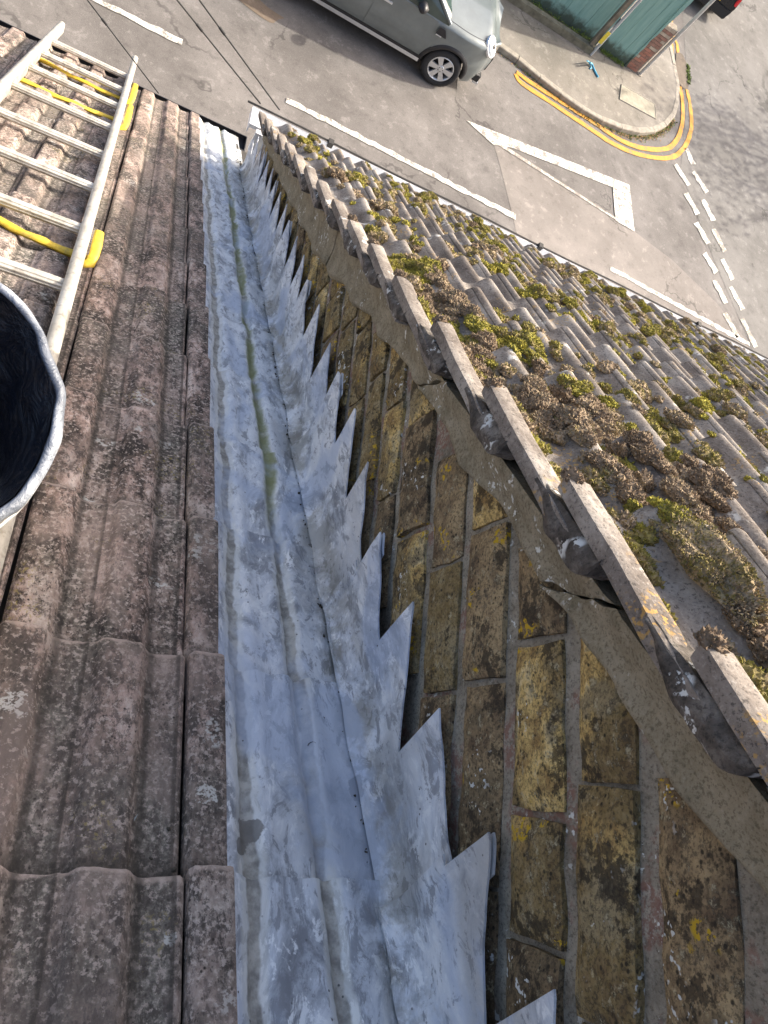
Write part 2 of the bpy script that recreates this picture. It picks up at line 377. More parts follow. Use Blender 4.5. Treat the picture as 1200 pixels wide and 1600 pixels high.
M['lamp'] = plain('headlight_glass', (.62, .66, .68), .12, .3, .2, 25)
M['red'] = plain('red_lamp_lens', (.55, .02, .025), .2, 0, .3, 12)
M['plate'] = plain('yellow_plate', (.75, .45, .02), .4, 0, .1, 10)

# ------------------------------------------------------------ road and pavement
def poly(name, pts, z, mat, z0=None):
    b = MB(); b.face([(p[0], p[1], z) for p in pts])
    if z0 is not None:
        for i in range(len(pts)):
            p, q = pts[i], pts[(i+1) % len(pts)]; b.face([(p[0], p[1], z0), (q[0], q[1], z0), (q[0], q[1], z), (p[0], p[1], z)])
    return struct(b.obj(name, mat))
poly('ground', [(-400, -400), (400, -400), (400, 400), (-400, 400)], -.004, M['road'])
poly('junction_road', [(11.75, 14.3), (12.7, 12.2), (13.75, 10.3), (14.6, 8.5), (16.3, 5), (60, 5), (60, 60), (12.2, 60), (12.2, 17.2)], 0, M['road3'])
poly('road_patch', [(6.3, 12.16), (6.55, 11.5), (7.2, 9.5), (7.6, 6.0), (15.9, 6.0), (14.5, 8.6), (13.6, 10.35), (12.7, 10.95), (11.3, 11.5), (10.3, 11.7), (9.65, 11.86), (8.2, 11.98)], .0, M['road2'])
kerb = [(-30, 14.9), (-6, 14.8), (2, 14.7), (5, 14.62), (6.7, 14.5), (7.6, 14.3), (8.6, 14.2), (9.3, 14.24), (9.95, 14.4), (10.5, 14.66), (11.0, 15.05), (11.4, 15.55), (11.65, 16.1), (11.78, 16.9), (11.68, 17.6), (11.55, 18.4), (11.45, 20), (11.35, 30), (11.3, 50)]
def resample(pts, step):
    out = [Vector((*pts[0], 0))]; pr = out[0]; acc = 0
    for q in pts[1:]:
        q = Vector((*q, 0)); seg = (q-pr).length; t = step-acc
        while t <= seg: out.append(pr.lerp(q, t/seg)); t += step
        acc = (acc+seg) % step; pr = q
    return out
def smooth_path(pts, n=6):
    P = [Vector((*p, 0)) for p in pts]; o = []
    for i in range(len(P)-1):
        a, b, c, d = P[max(i-1, 0)], P[i], P[i+1], P[min(i+2, len(P)-1)]
        for k in range(n):
            t = k/n; o.append(.5*((2*b)+(c-a)*t+(2*a-5*b+4*c-d)*t*t+(3*b-a-3*c+d)*t**3))
    o.append(P[-1]); return o
pv = D.objects.new('pavement', None)
inner = []
ks = smooth_path(kerb[3:-2], 6)
for i, p in enumerate(ks):
    d = (ks[min(i+1, len(ks)-1)]-ks[max(i-1, 0)]).normalized(); inner.append((p+Vector((-d.y, d.x, 0))*.12))
b = MB()
ip = [(-30, 15.02), (2, 14.82)]+[(q.x, q.y) for q in inner]+[(11.2, 50), (9.8, 50), (9.8, 16.9), (-30, 16.9)]
for i in range(len(ip)-4):
    pass
tri = [(x, y, .115) for x, y in ip]
import mathutils
idx = mathutils.geometry.tessellate_polygon([[Vector(p) for p in tri]])
b.v = tri; b.f = [tuple(t) for t in idx]; b.sm = [False]*len(b.f)
pave = struct(b.obj('pavement', M['pave']))
kp = resample([(p.x, p.y) for p in [Vector((2, 14.7, 0))]+ks], .6)
for i in range(len(kp)-1):
    p, q = kp[i], kp[i+1]; d = (q-p).normalized(); nn = Vector((-d.y, d.x, 0))
    lo = .0; hi = .118+random.uniform(-.004, .006)
    a0, a1 = p+d*.006, q-d*.006
    bb = MB(); o_ = nn*.13; ch = nn*.015
    q8 = [a0, a1, a1+o_, a0+o_]
    tp = [a0+ch, a1+ch, a1+o_, a0+o_]
    Z = Vector((0, 0, 1))
    bb.face([v+Z*hi for v in tp]); bb.face([a0, a1, a1+Z*(hi-.015), a0+Z*(hi-.015)])
    bb.face([a0+Z*(hi-.015), a1+Z*(hi-.015), tp[1]+Z*hi, tp[0]+Z*hi])
    bb.face([a1, a1+o_, a1+o_+Z*hi, a1+ch+Z*hi, a1+Z*(hi-.015)]); bb.face([a0+o_, a0, a0+Z*(hi-.015), a0+ch+Z*hi, a0+o_+Z*hi])
    bb.obj('kerb_stone', M['kerb'], pave)

def strip(name, pts, wd, mat, z=.008, rag=0.0):
    P_ = [Vector((*p, 0)) if len(p) == 2 else Vector(p) for p in pts]; L = []; Rr = []
    fine = []
    for i in range(len(P_)-1):
        n_ = max(1, int((P_[i+1]-P_[i]).length/.12))
        fine += [P_[i].lerp(P_[i+1], k/n_) for k in range(n_)]
    fine.append(P_[-1])
    for i, p in enumerate(fine):
        d = (fine[min(i+1, len(fine)-1)]-fine[max(i-1, 0)]).normalized(); nn = Vector((-d.y, d.x, 0))
        L.append(p+nn*(wd/2+rag*nz(p, 5, 1))+Vector((0, 0, z))); Rr.append(p-nn*(wd/2+rag*nz(p, 5, 9))+Vector((0, 0, z)))
    b = MB(); b.grid([Rr, L], False); return struct(b.obj(name, mat))
G = lambda px, py: tuple(on_ground(px, py))[:2]
for a, c in (((-5.4, 10.6), (-3.4, 10.6)), ((-2.1, 10.57), (.38, 10.6)), ((2.15, 10.52), (6.95, 10.5)), ((9.42, 10.42), (13.75, 10.24))):
    strip('centre_line', [a, c], .12, M['white'], .008, .045)
strip('centre_line', [(-12, 10.62), (-8, 10.6)], .12, M['white'], .008, .045)
yo = smooth_path([G(*p) for p in ((806, 116), (815, 130), (860, 160), (920, 200), (960, 226), (1000, 242), (1045, 247), (1069, 230), (1080, 200), (1078, 165), (1073, 140))], 5)
strip('yellow_line', [tuple(p)[:2] for p in yo], .125, M['yellow'], .008, .02)
yi = smooth_path([G(*p) for p in ((807, 113), (830, 130), (870, 155), (925, 190), (965, 217), (1000, 231), (1040, 233), (1058, 217), (1066, 190), (1066, 160), (1062, 135))], 5)
strip('yellow_line', [tuple(p)[:2] for p in yi], .125, M['yellow'], .012, .02)
yf = [G(1060, 90), G(1058, 70), G(1048, 48), (11.9, 21), (11.8, 30)]
strip('yellow_line', yf, .10, M['yellow'], .008, .02)
strip('yellow_line', [(p[0]-.22, p[1]) for p in yf], .10, M['yellow'], .008, .02)
# give way triangle: an outline of three bars
t0, t1, t2 = Vector((*G(728, 188), 0)), Vector((*G(983, 290), 0)), Vector((*G(990, 360), 0))
def quadmark(name, pts, mat, z=.008):
    b = MB(); b.face([(p[0], p[1], z) for p in pts]); o = struct(b.obj(name, mat)); return o
quadmark('give_way_triangle', [G(728, 188), G(770, 226), G(800, 231), G(957, 293), G(983, 289)][::-1], M['white'])
quadmark('give_way_triangle', [G(983, 290), G(957, 292.5), G(961, 345), G(991, 362)][::-1], M['white'], .012)
quadmark('give_way_triangle', [G(770, 222), G(790, 229), G(962, 341), G(989, 361)][::-1], M['whitew'], .010)
# dashed double give way line along the junction
for seg in (((1072, 232), (1083, 257)), ((1083, 268), (1104, 301)), ((1098, 312), (1114, 345)), ((1114, 358), (1133, 393)), ((1128, 405), (1145, 437)), ((1141, 448), (1160, 484)), ((1159, 498), (1181, 543)),
            ((1055, 257), (1076, 290)), ((1071, 302), (1090, 335)), ((1087, 348), (1106, 381)), ((1100, 396), (1119, 426)), ((1116, 438), (1134, 474)), ((1132, 489), (1153, 527))):
    a, c = Vector((*G(*seg[0]), 0)), Vector((*G(*seg[1]), 0))
    strip('give_way_dash', [tuple(a)[:2], tuple(c)[:2]], .19, M['white'] if random.random() < .6 else M['whitew'], .008, .06)
pt = []
for k in range(22):
    t = 2*math.pi*k/22; pt.append((12.02+.25*math.cos(t)+.03*math.sin(5*t), 17.75+.62*math.sin(t)))
poly('dark_road_patch', pt, .013, M['dirtpatch'])
pt = []
c0 = on_ground(405, 12)
for k in range(22):
    t = 2*math.pi*k/22; pt.append((c0.x+.42*math.cos(t)+.05*math.sin(4*t), c0.y+.17*math.sin(t)+.04*math.cos(3*t)))
poly('pothole', pt, .002, asphalt('bare_brown_asphalt', (.13, .10, .07), (.17, .13, .095), (.20, .155, .115)))
b = MB(); q = [on_ground(971, 132, .12), on_ground(1023, 163, .12), on_ground(1025, 186, .12), on_ground(968, 155, .12)]
b.face([v+Vector((0, 0, .006)) for v in q][::-1]);
cv = thing('access_cover', 'pale rectangular concrete access cover set in the pavement at the road corner', 'manhole cover', q[0])
b.obj('lid', plain('pale_concrete', (.30, .275, .21), .9, 0, .2, 7), cv)
b = MB()
for i in range(4):
    a, c = q[i]+Vector((0, 0, .004)), q[(i+1) % 4]+Vector((0, 0, .004)); b.tube([a, c], .012, 6)
b.obj('frame', M['kerb'], cv)

# ------------------------------------------------------------ our house: walls, roof, tiles
ROLL = .1125
def sst(a, b_, x):
    t = max(0, min(1, (x-a)/(b_-a))); return t*t*(3-2*t)
def prof1(x):                                # x in metres from the tile's left joint, one tile is 0.225 wide
    u = x % ROLL
    h_ = .0150*sst(-.005, .008, u)*(1-sst(.050, .065, u))
    h_ += .0035*math.exp(-((u-.105)/.004)**2)
    return h_ - .002*math.exp(-((u-.076)/.012)**2)
GA = .283; W1 = .225
def tile_variant(seed, x0=0.0018, x1=W1-.0018, nx=44, prof=prof1, L=.335, th=.014, lift=.0215, name='roof_tile', mat=None, rag=.0025, amp=.0012):
    b = MB(); ss = [-L, -.25, -.18, -.11, -.05, -.02, -.006, 0.0]; top = []; bot = []
    for s in ss:
        rt_ = []; rb = []
        for i in range(nx+1):
            x = x0+(x1-x0)*i/nx
            n_ = prof(x)+lift*(s+L)/L+amp*noise.noise(Vector((x*24+seed*9, s*14, seed)))
            e = rag*noise.noise(Vector((x*60+seed*5, seed*3, 0)))+rag*.7*noise.noise(Vector((x*14, seed*7, 2))) if s == 0 else 0
            dr = -.0022 if s == 0 else 0
            ed = -.0018 if i in (0, nx) else 0
            rt_.append(Vector((x, s+e, n_+dr+ed))); rb.append(Vector((x, s+e-.001, n_-th+(0 if s < 0 else .001))))
        top.append(rt_); bot.append(rb)
    b.shell(top, bot); return b.mesh(name, mat or M['tile'])
house = thing('tiled_house', 'house in the left foreground whose weathered brown rolled tile roof slopes to the street', 'house', (0, 0, 0))
b = MB()
sl_ = lambda x, s, n: P1(x, s, n)
top = [[P1(-7, -3, -.02), P1(XF+.2, -3, -.02)], [P1(-7, 4.0, -.02), P1(XF+.2, 4.0, -.02)]]
bot = [[p-N1*.12 for p in r] for r in top]
b.shell(top, bot, False); b.v = b.v
roof = b.obj('roof', plain('roof_underlay', (.05, .045, .04), .95), house)
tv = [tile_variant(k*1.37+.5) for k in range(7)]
tcut = [tile_variant(20+k, 0.0018, .046, 10, name='cut_roof_tile') for k in range(3)]
def put_tile(me, x, s, n, rot=0.0, Pf=P1, Sv=S1, Nv=N1, parent=None, tilt=0.0):
    o = D.objects.new(me.name.split('.')[0], me)
    m = basis(Pf(x, s, n), EX, Sv, Nv) @ Matrix.Rotation(rot, 4, 'Z') @ Matrix.Rotation(tilt, 4, 'Y')
    return link(o, parent, m)
rr = random.Random(3)
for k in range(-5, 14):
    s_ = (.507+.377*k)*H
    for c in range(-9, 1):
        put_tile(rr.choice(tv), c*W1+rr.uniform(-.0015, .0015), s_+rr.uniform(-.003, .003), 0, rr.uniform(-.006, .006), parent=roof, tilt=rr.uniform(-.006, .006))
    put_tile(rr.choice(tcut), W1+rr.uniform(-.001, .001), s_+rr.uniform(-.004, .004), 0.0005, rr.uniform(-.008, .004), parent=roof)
b = MB(); b.box((-30, 2.55, -.1), (XF-.01, 2.80, GZ-3.02)); b.obj('front_wall', M['wallr'], house)
b = MB()                                     # black half-round gutter with its fascia board
pts = []
def gutter(b, y, z, x0, x1, r=.055, t=.004):
    rows_o = []; rows_i = []
    for k in range(13):
        a = math.pi*k/12; rows_o.append([Vector((x, y+r*math.cos(a), z-r*math.sin(a))) for x in (x0, x1)])
        rows_i.append([Vector((x, y+(r-t)*math.cos(a), z-(r-t)*math.sin(a)+.0005)) for x in (x0, x1)])
    b.shell(rows_o, rows_i)
gutter(b, 2.940, GZ-2.985, -30, .52, .050)
b.box((.52, 2.89, GZ-3.035), (.524, 2.99, GZ-2.985))
b.obj('gutter', M['black'], house)
b = MB(); b.box((-30, 2.86, GZ-3.15), (.52, 2.885, GZ-2.97)); b.obj('fascia', M['black'], house)

# lead soakers in the channel beside the wall: one sheet per course
XS = [.266, .272, .279, .286, .293, .300, .307, .314, .321, .330, .345, .358, .368, .375, .380, .384, .389, .394, .400, .412, .425, .438, .452, .466, .471]
def leadn(x, s):
    t = .0165*sst(.284, .268, x) if x < .284 else 0
    n_ = .004+t*0
    n_ += .012*(1-sst(.268, .292, x))
    n_ -= .006*math.exp(-((x-.300)/.009)**2)
    n_ += .005*math.exp(-((x-.322)/.009)**2)
    wob = .007*noise.noise(Vector((s*2.6, 3.3, 0)))+.003*noise.noise(Vector((s*9, 1.3, 0)))
    n_ -= .008*math.exp(-((x-.384-wob)/.0075)**2)
    n_ += .006*math.exp(-((x-.404-wob)/.010)**2)+.004*math.exp(-((x-.366-wob)/.009)**2)
    n_ += .0028*noise.noise(Vector((x*22, s*7, 0)))+.0016*noise.noise(Vector((x*60, s*22, 5)))
    return n_
rl = random.Random(11)
for k in range(-4, 14):
    s1_ = min((.507+.377*k)*H+.012+rl.uniform(-.01, .012), 4.085); s0_ = s1_-.32
    top = []; bot = []; ns = 34; sh = rl.uniform(-.004, .004); tl = rl.uniform(-.01, .01)
    for i in range(ns+1):
        t = i/ns; s = s0_+(s1_-s0_)*t; r1 = []; r2 = []
        for x in XS:
            e = .004*noise.noise(Vector((x*30, k*5.1, 1)))*(t == 1)+.006*noise.noise(Vector((x*9, k*3.1, 4)))*(t == 1)+tl*(x-.37)*(t == 1)*2
            xx = x+(sh+.0035*noise.noise(Vector((s*16, k, 8))))*(1 if x < .29 else 0)
            n_ = leadn(x, s)+.0105*t+(.0016*noise.noise(Vector((x*30, k*2.2, 7)))+.0012 if t > .97 else 0)
            r1.append(P1(xx, s+e, n_)); r2.append(P1(xx, s+e, n_-.0032))
        top.append(r1); bot.append(r2)
    b = MB(); b.shell(top, bot); b.obj('lead_sheet', M['lead'], house)

# stepped wall flashing
tips = [(.190, .221), (.333, .207), (.493, .197), (.652, .207), (.815, .190), (.971, .204), (1.123, .215), (1.272, .214), (1.412, .207), (1.591, .208), (1.759, .210), (1.90, .213), (2.043, .217)]
while tips[-1][0] < 4.2: tips.append((tips[-1][0]+.147+rl.uniform(-.008, .008), tips[-1][1]*.996-.001+rl.uniform(-.006, .006)))
tips = [(.190-.150*k, .215) for k in range(7, 0, -1)]+tips
prof = []                                    # (s, top n) going downslope
for k in range(len(tips)):
    s_, n_ = tips[k]; n_ += rl.uniform(-.006, .006); prof.append((s_-.006, n_-.003, 0)); prof.append((s_, n_-.001+rl.uniform(-.003, .001), 0))
    s2 = s_+rl.uniform(.005, .012); prof.append((s2, n_-(.094+rl.uniform(-.014, .010)), 1))
def topn(s, last):
    for i in range(len(prof)-1):
        if prof[i][0] <= s <= prof[i+1][0]:
            t = (s-prof[i][0])/(prof[i+1][0]-prof[i][0])
            a, c = prof[i][1], prof[i+1][1]
            if prof[i][2] == 1: return a+(c-a)*t + .006*math.sin(math.pi*t)*-1
            return a+(c-a)*t
    return .15
seams = [-.62, -.12, .352, .835, 1.28, 1.77, 2.21, 2.65, 3.06, 3.46]
for q in range(len(seams)-1):
    a, c = seams[q]-.05, seams[q+1]
    ss = set()
    n_ = int((c-a)/.009)
    for i in range(n_+1): ss.add(round(a+(c-a)*i/n_, 4))
    for s_, _, _ in prof:
        if a < s_ < c: ss.add(round(s_, 4))
    ss = sorted(ss); front = []; back = []
    for s in ss:
        T = topn(s, 0); f_ = []; g_ = []
        e = .007*noise.noise(Vector((s*5, 2, 2)))+.004*noise.noise(Vector((s*17, 2, 5)))
        lapt = max(0, (s-a)/(c-a))
        for j in range(13):
            v = (j/12)**1.25; n0 = .012+v*(T-.012)
            x = XF-.0045-.022*math.exp(-(n0-.012)/.018)-e*math.exp(-n0/.05)-.0065*lapt-(.0025 if lapt > .97 else 0)
            x -= .0075*math.exp(-((n0-.085)/.045)**2)*(.2+1.2*noise.noise(Vector((s*8, 1, 7))))+.004*(noise.noise(Vector((s*11, n0*16, 7))))
            x -= .003*sst(.13, .21, n0)*(.2+noise.noise(Vector((s*9, 4, 4))))
            n1 = n0+(.0025*noise.noise(Vector((s*50, 5, 5))) if j == 12 else 0)
            if j == 0: n1 += .008*lapt
            p = P1(x, s, n1); f_.append(p); g_.append(p+Vector((.0025, 0, 0)))
        front.append(f_); back.append(g_)
    b = MB(); b.shell(front, back); b.obj('step_flashing', M['lead'], house)

# ------------------------------------------------------------ neighbour: gable wall, roof, verge
nb = thing('mossy_house', 'neighbouring house with mossy grey rolled tile roof and yellow brick gable wall', 'house', (3, 0, 0))
b = MB()                                     # mortar face behind the bricks
def vz(y): return GZ+(-H2-.640*y)/.768       # verge height over y
rows = []
for i in range(150):
    y = -1.6+i*.0269
    zt = vz(y)-.075; zb = GZ+(-H-math.sin(A1)*y)/math.cos(A1)-.15
    rows.append([Vector((XF+.0145+.004*noise.noise(Vector((y*14, zb+(zt-zb)*j/22*14, 3))), y, zb+(zt-zb)*j/22)) for j in range(23)])
b.grid(rows, True, True)
b.box((XF+.028, -3.5, -.1), (7.5, 2.40, GZ-2.75))
gw = b.obj('gable_wall', M['mortar'], nb)
# bricks
def brick_mesh(L, Hh, seed):
    b = MB(); ny = max(4, int(L/.016)); nzz = 5; top = []; bot = []
    tap = [noise.noise(Vector((seed*3.3, c, 0)))*.005 for c in range(4)]
    for i in range(ny+1):
        u = i/ny; r1 = []; r2 = []
        for j in range(nzz+1):
            v = j/nzz
            y = L*u; z = Hh*v
            d = min(y, L-y, z, Hh-z)
            rd = .0055*math.exp(-d/.0022)
            x = -(.0065-rd)+.0030*noise.noise(Vector((y*26+seed*7, z*26, seed)))+.0016*noise.noise(Vector((y*80+seed, z*80, 3)))
            yy = y+(.003*noise.noise(Vector((z*40, seed, 2))) if i in (0, ny) else 0)+(-tap[0] if i == 0 else 0)*v
            zz = z+(.0028*noise.noise(Vector((y*22, seed*2, j))) if j in (0, nzz) else 0)+(tap[1]*u if j == nzz else 0)+(tap[2]*u if j == 0 else 0)
            r1.append(Vector((x, yy, zz))); r2.append(Vector((.02, yy, zz)))
        top.append(r1); bot.append(r2)
    b.grid(top, True, True)
    for ring in ([r[0] for r in top], [r[-1] for r in top][::-1], top[0][::-1], top[-1]):
        b.grid([[p for p in ring], [Vector((.02, p.y, p.z)) for p in ring]], False, True)
    return b.mesh('brick', M['brick'])
bm = {}
for L in (.10, .155, .175, .195):
    bm[L] = [brick_mesh(L, .063, L*40+k*2.7) for k in range(4)]
zt0 = [-.542, -.636, -.732, -.822, -.925, -1.004, -1.083, -1.168, -1.258, -1.357, -1.451, -1.53, -1.609]
zj = [-.10, -.19, -.28, -.368, -.455]+zt0
while zj[-1] > -2.75: zj.append(zj[-1]-.0885)
anchor = {5: -.150, 4: .035+.02-.0, 6: .083}
rb = random.Random(5)
for k in range(len(zj)-1):
    zhi, zlo = zj[k], zj[k+1]; hh = (zhi-zlo)
    z_ = zlo+.013
    yc = (-H-math.cos(A1)*(zlo+zhi)/2)/math.sin(A1)      # roof line at this height
    y = yc+.06; ymax = yc+.95
    y += rb.uniform(-.08, .05)+(.06 if k % 2 else 0)
    while y < ymax:
        L = rb.choices((.10, .155, .175, .195), (1, 2, 3, 2))[0]
        while L > .10 and GZ+zhi > vz(y+L)-.035: L = {.195: .175, .175: .155, .155: .10}[L]
        ymid = y+L/2
        nn = math.sin(A1)*ymid+math.cos(A1)*zlo+H
        if GZ+zhi < vz(y+L)-.035 and nn < .75 and nn > .02 and y < 2.22:
            o = D.objects.new('brick', rb.choice(bm[L]))
            link(o, gw, Matrix.Translation((XF+.0105+rb.uniform(-.0025, .0025), y, GZ+z_-.002)) @ Matrix.Rotation(rb.uniform(-.012, .012), 4, 'X') @ Matrix.Diagonal((1, 1, (hh-.0215)/.063, 1)))
        y += L+.0065+rb.uniform(-.003, .003)
# raked cement fillet over the cut bricks, in lengths parted by cracks
low = [(-1.6, .47), (-.6, .45), (-.05, .435), (.07, .402), (.25, .386), (.36, .366), (.48, .358), (.61, .344), (.78, .328), (1.2, .262), (1.69, .228), (2.3, .20), (2.7, .18)]
def lown(y):
    for (a, p), (c, q_) in zip(low, low[1:]):
        if a <= y <= c: return p+(q_-p)*(y-a)/(c-a)
    return .2
def fillet(y0, y1, tilt0, tilt1, seed):
    b = MB(); n_ = max(8, int((y1-y0)/.011)); top = []; bot = []
    for i in range(n_+1):
        t = i/n_; yb = y0+(y1-y0)*t
        zlow = GZ+(lown(yb)-H-math.sin(A1)*yb)/math.cos(A1)
        # each brick top pokes into the fillet, so its edge scallops
        ph = (yb*.55+zlow*0)/.098
        sc = abs(math.sin(math.pi*ph*1.0))
        zlow += .016*sc-.016+.008*noise.noise(Vector((yb*30, seed, 1)))
        zt = vz(yb)-.041
        r1 = []; r2 = []
        for j in range(15):
            v = j/14; z = zlow+(zt-zlow)*v
            shy = tilt0*(1-t)*(v-.5)+tilt1*t*(v-.5)+(.006*noise.noise(Vector((z*50, seed, 2))) if i in (0, n_) else 0)
            x = XF-.010-.005*noise.noise(Vector((yb*9, z*9, 5)))-.0018*noise.noise(Vector((yb*40, z*40, 5)))
            x += .012*math.exp(-(v*(zt-zlow))/.004)+(.003 if i in (0, n_) else 0)
            x -= .016*sst(.3, 1, v)
            r1.append(Vector((x, yb+shy, z))); r2.append(Vector((XF+.022, yb+shy, z)))
        top.append(r1); bot.append(r2)
    b.shell(bot, top); b.obj('mortar_fillet', M['fillet'], nb)
yy0 = on_wall(930, 925).y; yy1 = on_wall(745, 555).y; yy2 = on_wall(1180, 1330).y
cuts = [(-1.6, 0), (-.42, .02), (yy0, -.05), (yy1, -.06), (1.12, .03), (2.40, 0)]
for (a, ta), (c, tc) in zip(cuts, cuts[1:]): fillet(a+.0022, c-.0022, ta, tc, a*3)

# neighbour's tiles
G2 = .2075; LIFT2 = .036; BN = -.047
def prof2(x):
    u = (x % ROLL)/ROLL
    return .0050+.0150*math.cos(2*math.pi*(u-.10))+.0035*math.cos(4*math.pi*(u-.10))
roof2 = MB()
top = [[P2(XF+.03, -1.6, -.08), P2(9, -1.6, -.08)], [P2(XF+.03, 3.33, -.08), P2(9, 3.33, -.08)]]
roof2.shell(top, [[p-N2*.1 for p in r] for r in top], False)
roof2 = roof2.obj('roof', plain('dark_roof_underlay', (.05, .045, .04), .95), nb)
def prof2v(x):                               # verge tile: flat strip, then the first dip
    return prof2(x) if x > .085 else (.019*(1-sst(.019, .038, x))+prof2(x)*sst(.019, .038, x))
L2 = .275
t2 = [tile_variant(40+k*1.9, .001, W1-.001, 44, prof2, L2, .016, LIFT2, mat=M['tile2'], rag=.004, amp=.0016) for k in range(7)]
t2v = [tile_variant(70+k*1.9, 0, W1-.001, 44, prof2v, L2, .018, LIFT2+.001, 'verge_tile', M['tile2'], rag=.010, amp=.003) for k in range(4)]
noses = [.311-.2075*k for k in range(5, 0, -1)]+[.311, .530, .737, .948, 1.165, 1.357, 1.545, 1.73, 1.93, 2.13, 2.33, 2.53, 2.73, 2.93, 3.13, 3.34]
NT = noses
HN2 = {}
cols = 14
for i, s_ in enumerate(NT):
    o = put_tile(rr.choice(t2v), XV, s_+rr.uniform(-.007, .007), BN+rr.uniform(-.002, .002), rr.uniform(-.011, .011), P2, S2, N2, roof2)
    for c in range(1, cols):
        put_tile(rr.choice(t2), XV+c*W1+rr.uniform(-.0015, .0015), s_+rr.uniform(-.003, .003), BN, rr.uniform(-.006, .006), P2, S2, N2, roof2, rr.uniform(-.006, .006))
b = MB()                                     # the rest of the roof beyond, one sheet per course joined
for s_ in NT[5:]:
    top = []
    for ds, ln in ((-L2, 0), (-.1, .020), (0, .032)):
        top.append([P2(XV+cols*W1+.016*j, s_+ds, BN+prof2(.016*j)+ln) for j in range(340)])
    top.append([P2(XV+cols*W1+.016*j, s_, BN+prof2(.016*j)+.016) for j in range(340)])
    b.grid(top)
stuff(b.obj('far_roof_tiles', M['tile2'], roof2))
def surf2(x, s):
    """height of the neighbour's tile tops over the roof plane"""
    nx_ = min((q for q in NT if q >= s-.0001), default=NT[-1])
    u = x-XV
    pr = prof2v(u) if u < W1 else prof2(u)
    return BN+pr+LIFT2*(s-nx_+L2)/L2
# dark head of each verge tile: it hangs out below the nose of the next tile up, rounded at its end
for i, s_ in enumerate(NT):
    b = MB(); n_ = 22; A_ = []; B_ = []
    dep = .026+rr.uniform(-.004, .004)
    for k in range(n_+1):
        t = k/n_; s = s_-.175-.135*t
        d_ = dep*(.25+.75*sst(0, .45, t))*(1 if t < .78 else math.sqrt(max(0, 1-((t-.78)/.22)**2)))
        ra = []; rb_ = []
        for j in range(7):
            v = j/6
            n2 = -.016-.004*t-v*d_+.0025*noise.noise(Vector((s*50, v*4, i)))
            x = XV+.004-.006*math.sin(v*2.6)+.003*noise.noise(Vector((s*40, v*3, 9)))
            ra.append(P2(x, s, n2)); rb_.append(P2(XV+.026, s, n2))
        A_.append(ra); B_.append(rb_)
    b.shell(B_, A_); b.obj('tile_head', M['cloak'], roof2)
# eaves: white gutter with a black cable clipped to its lip
r0 = ray(400, 165); kk = (XV-.004)/r0.x; gy = 2.600; gz = GZ-2.425
b = MB(); gutter(b, gy-.048, gz-.002, XV+.0, 9, .048); b.box((XV-.004, gy-.096, gz-.048), (XV, gy+.001, gz-.002)); b.obj('gutter', M['white_pl'], nb)
b = MB(); b.box((XV+.03, gy-.120, gz-.12), (9, gy-.098, gz-.01)); b.obj('fascia', M['white_pl'], nb)
cb = thing('eaves_cable', 'thin black cable clipped along the lip of the white eaves gutter', 'cable', (XV, gy, gz))
b = MB(); b.tube([(XV-.03+i*.25, gy+.004, gz+.004+.003*math.sin(i*1.7)) for i in range(34)], .0045, 8); b.obj('sheath', M['cable'], cb)
for x in (.78, 1.95, 3.1, 4.3):
    b = MB(); b.box((x-.012, gy-.014, gz-.012), (x+.012, gy+.012, gz+.016)); b.obj('clip', M['cable'], cb)

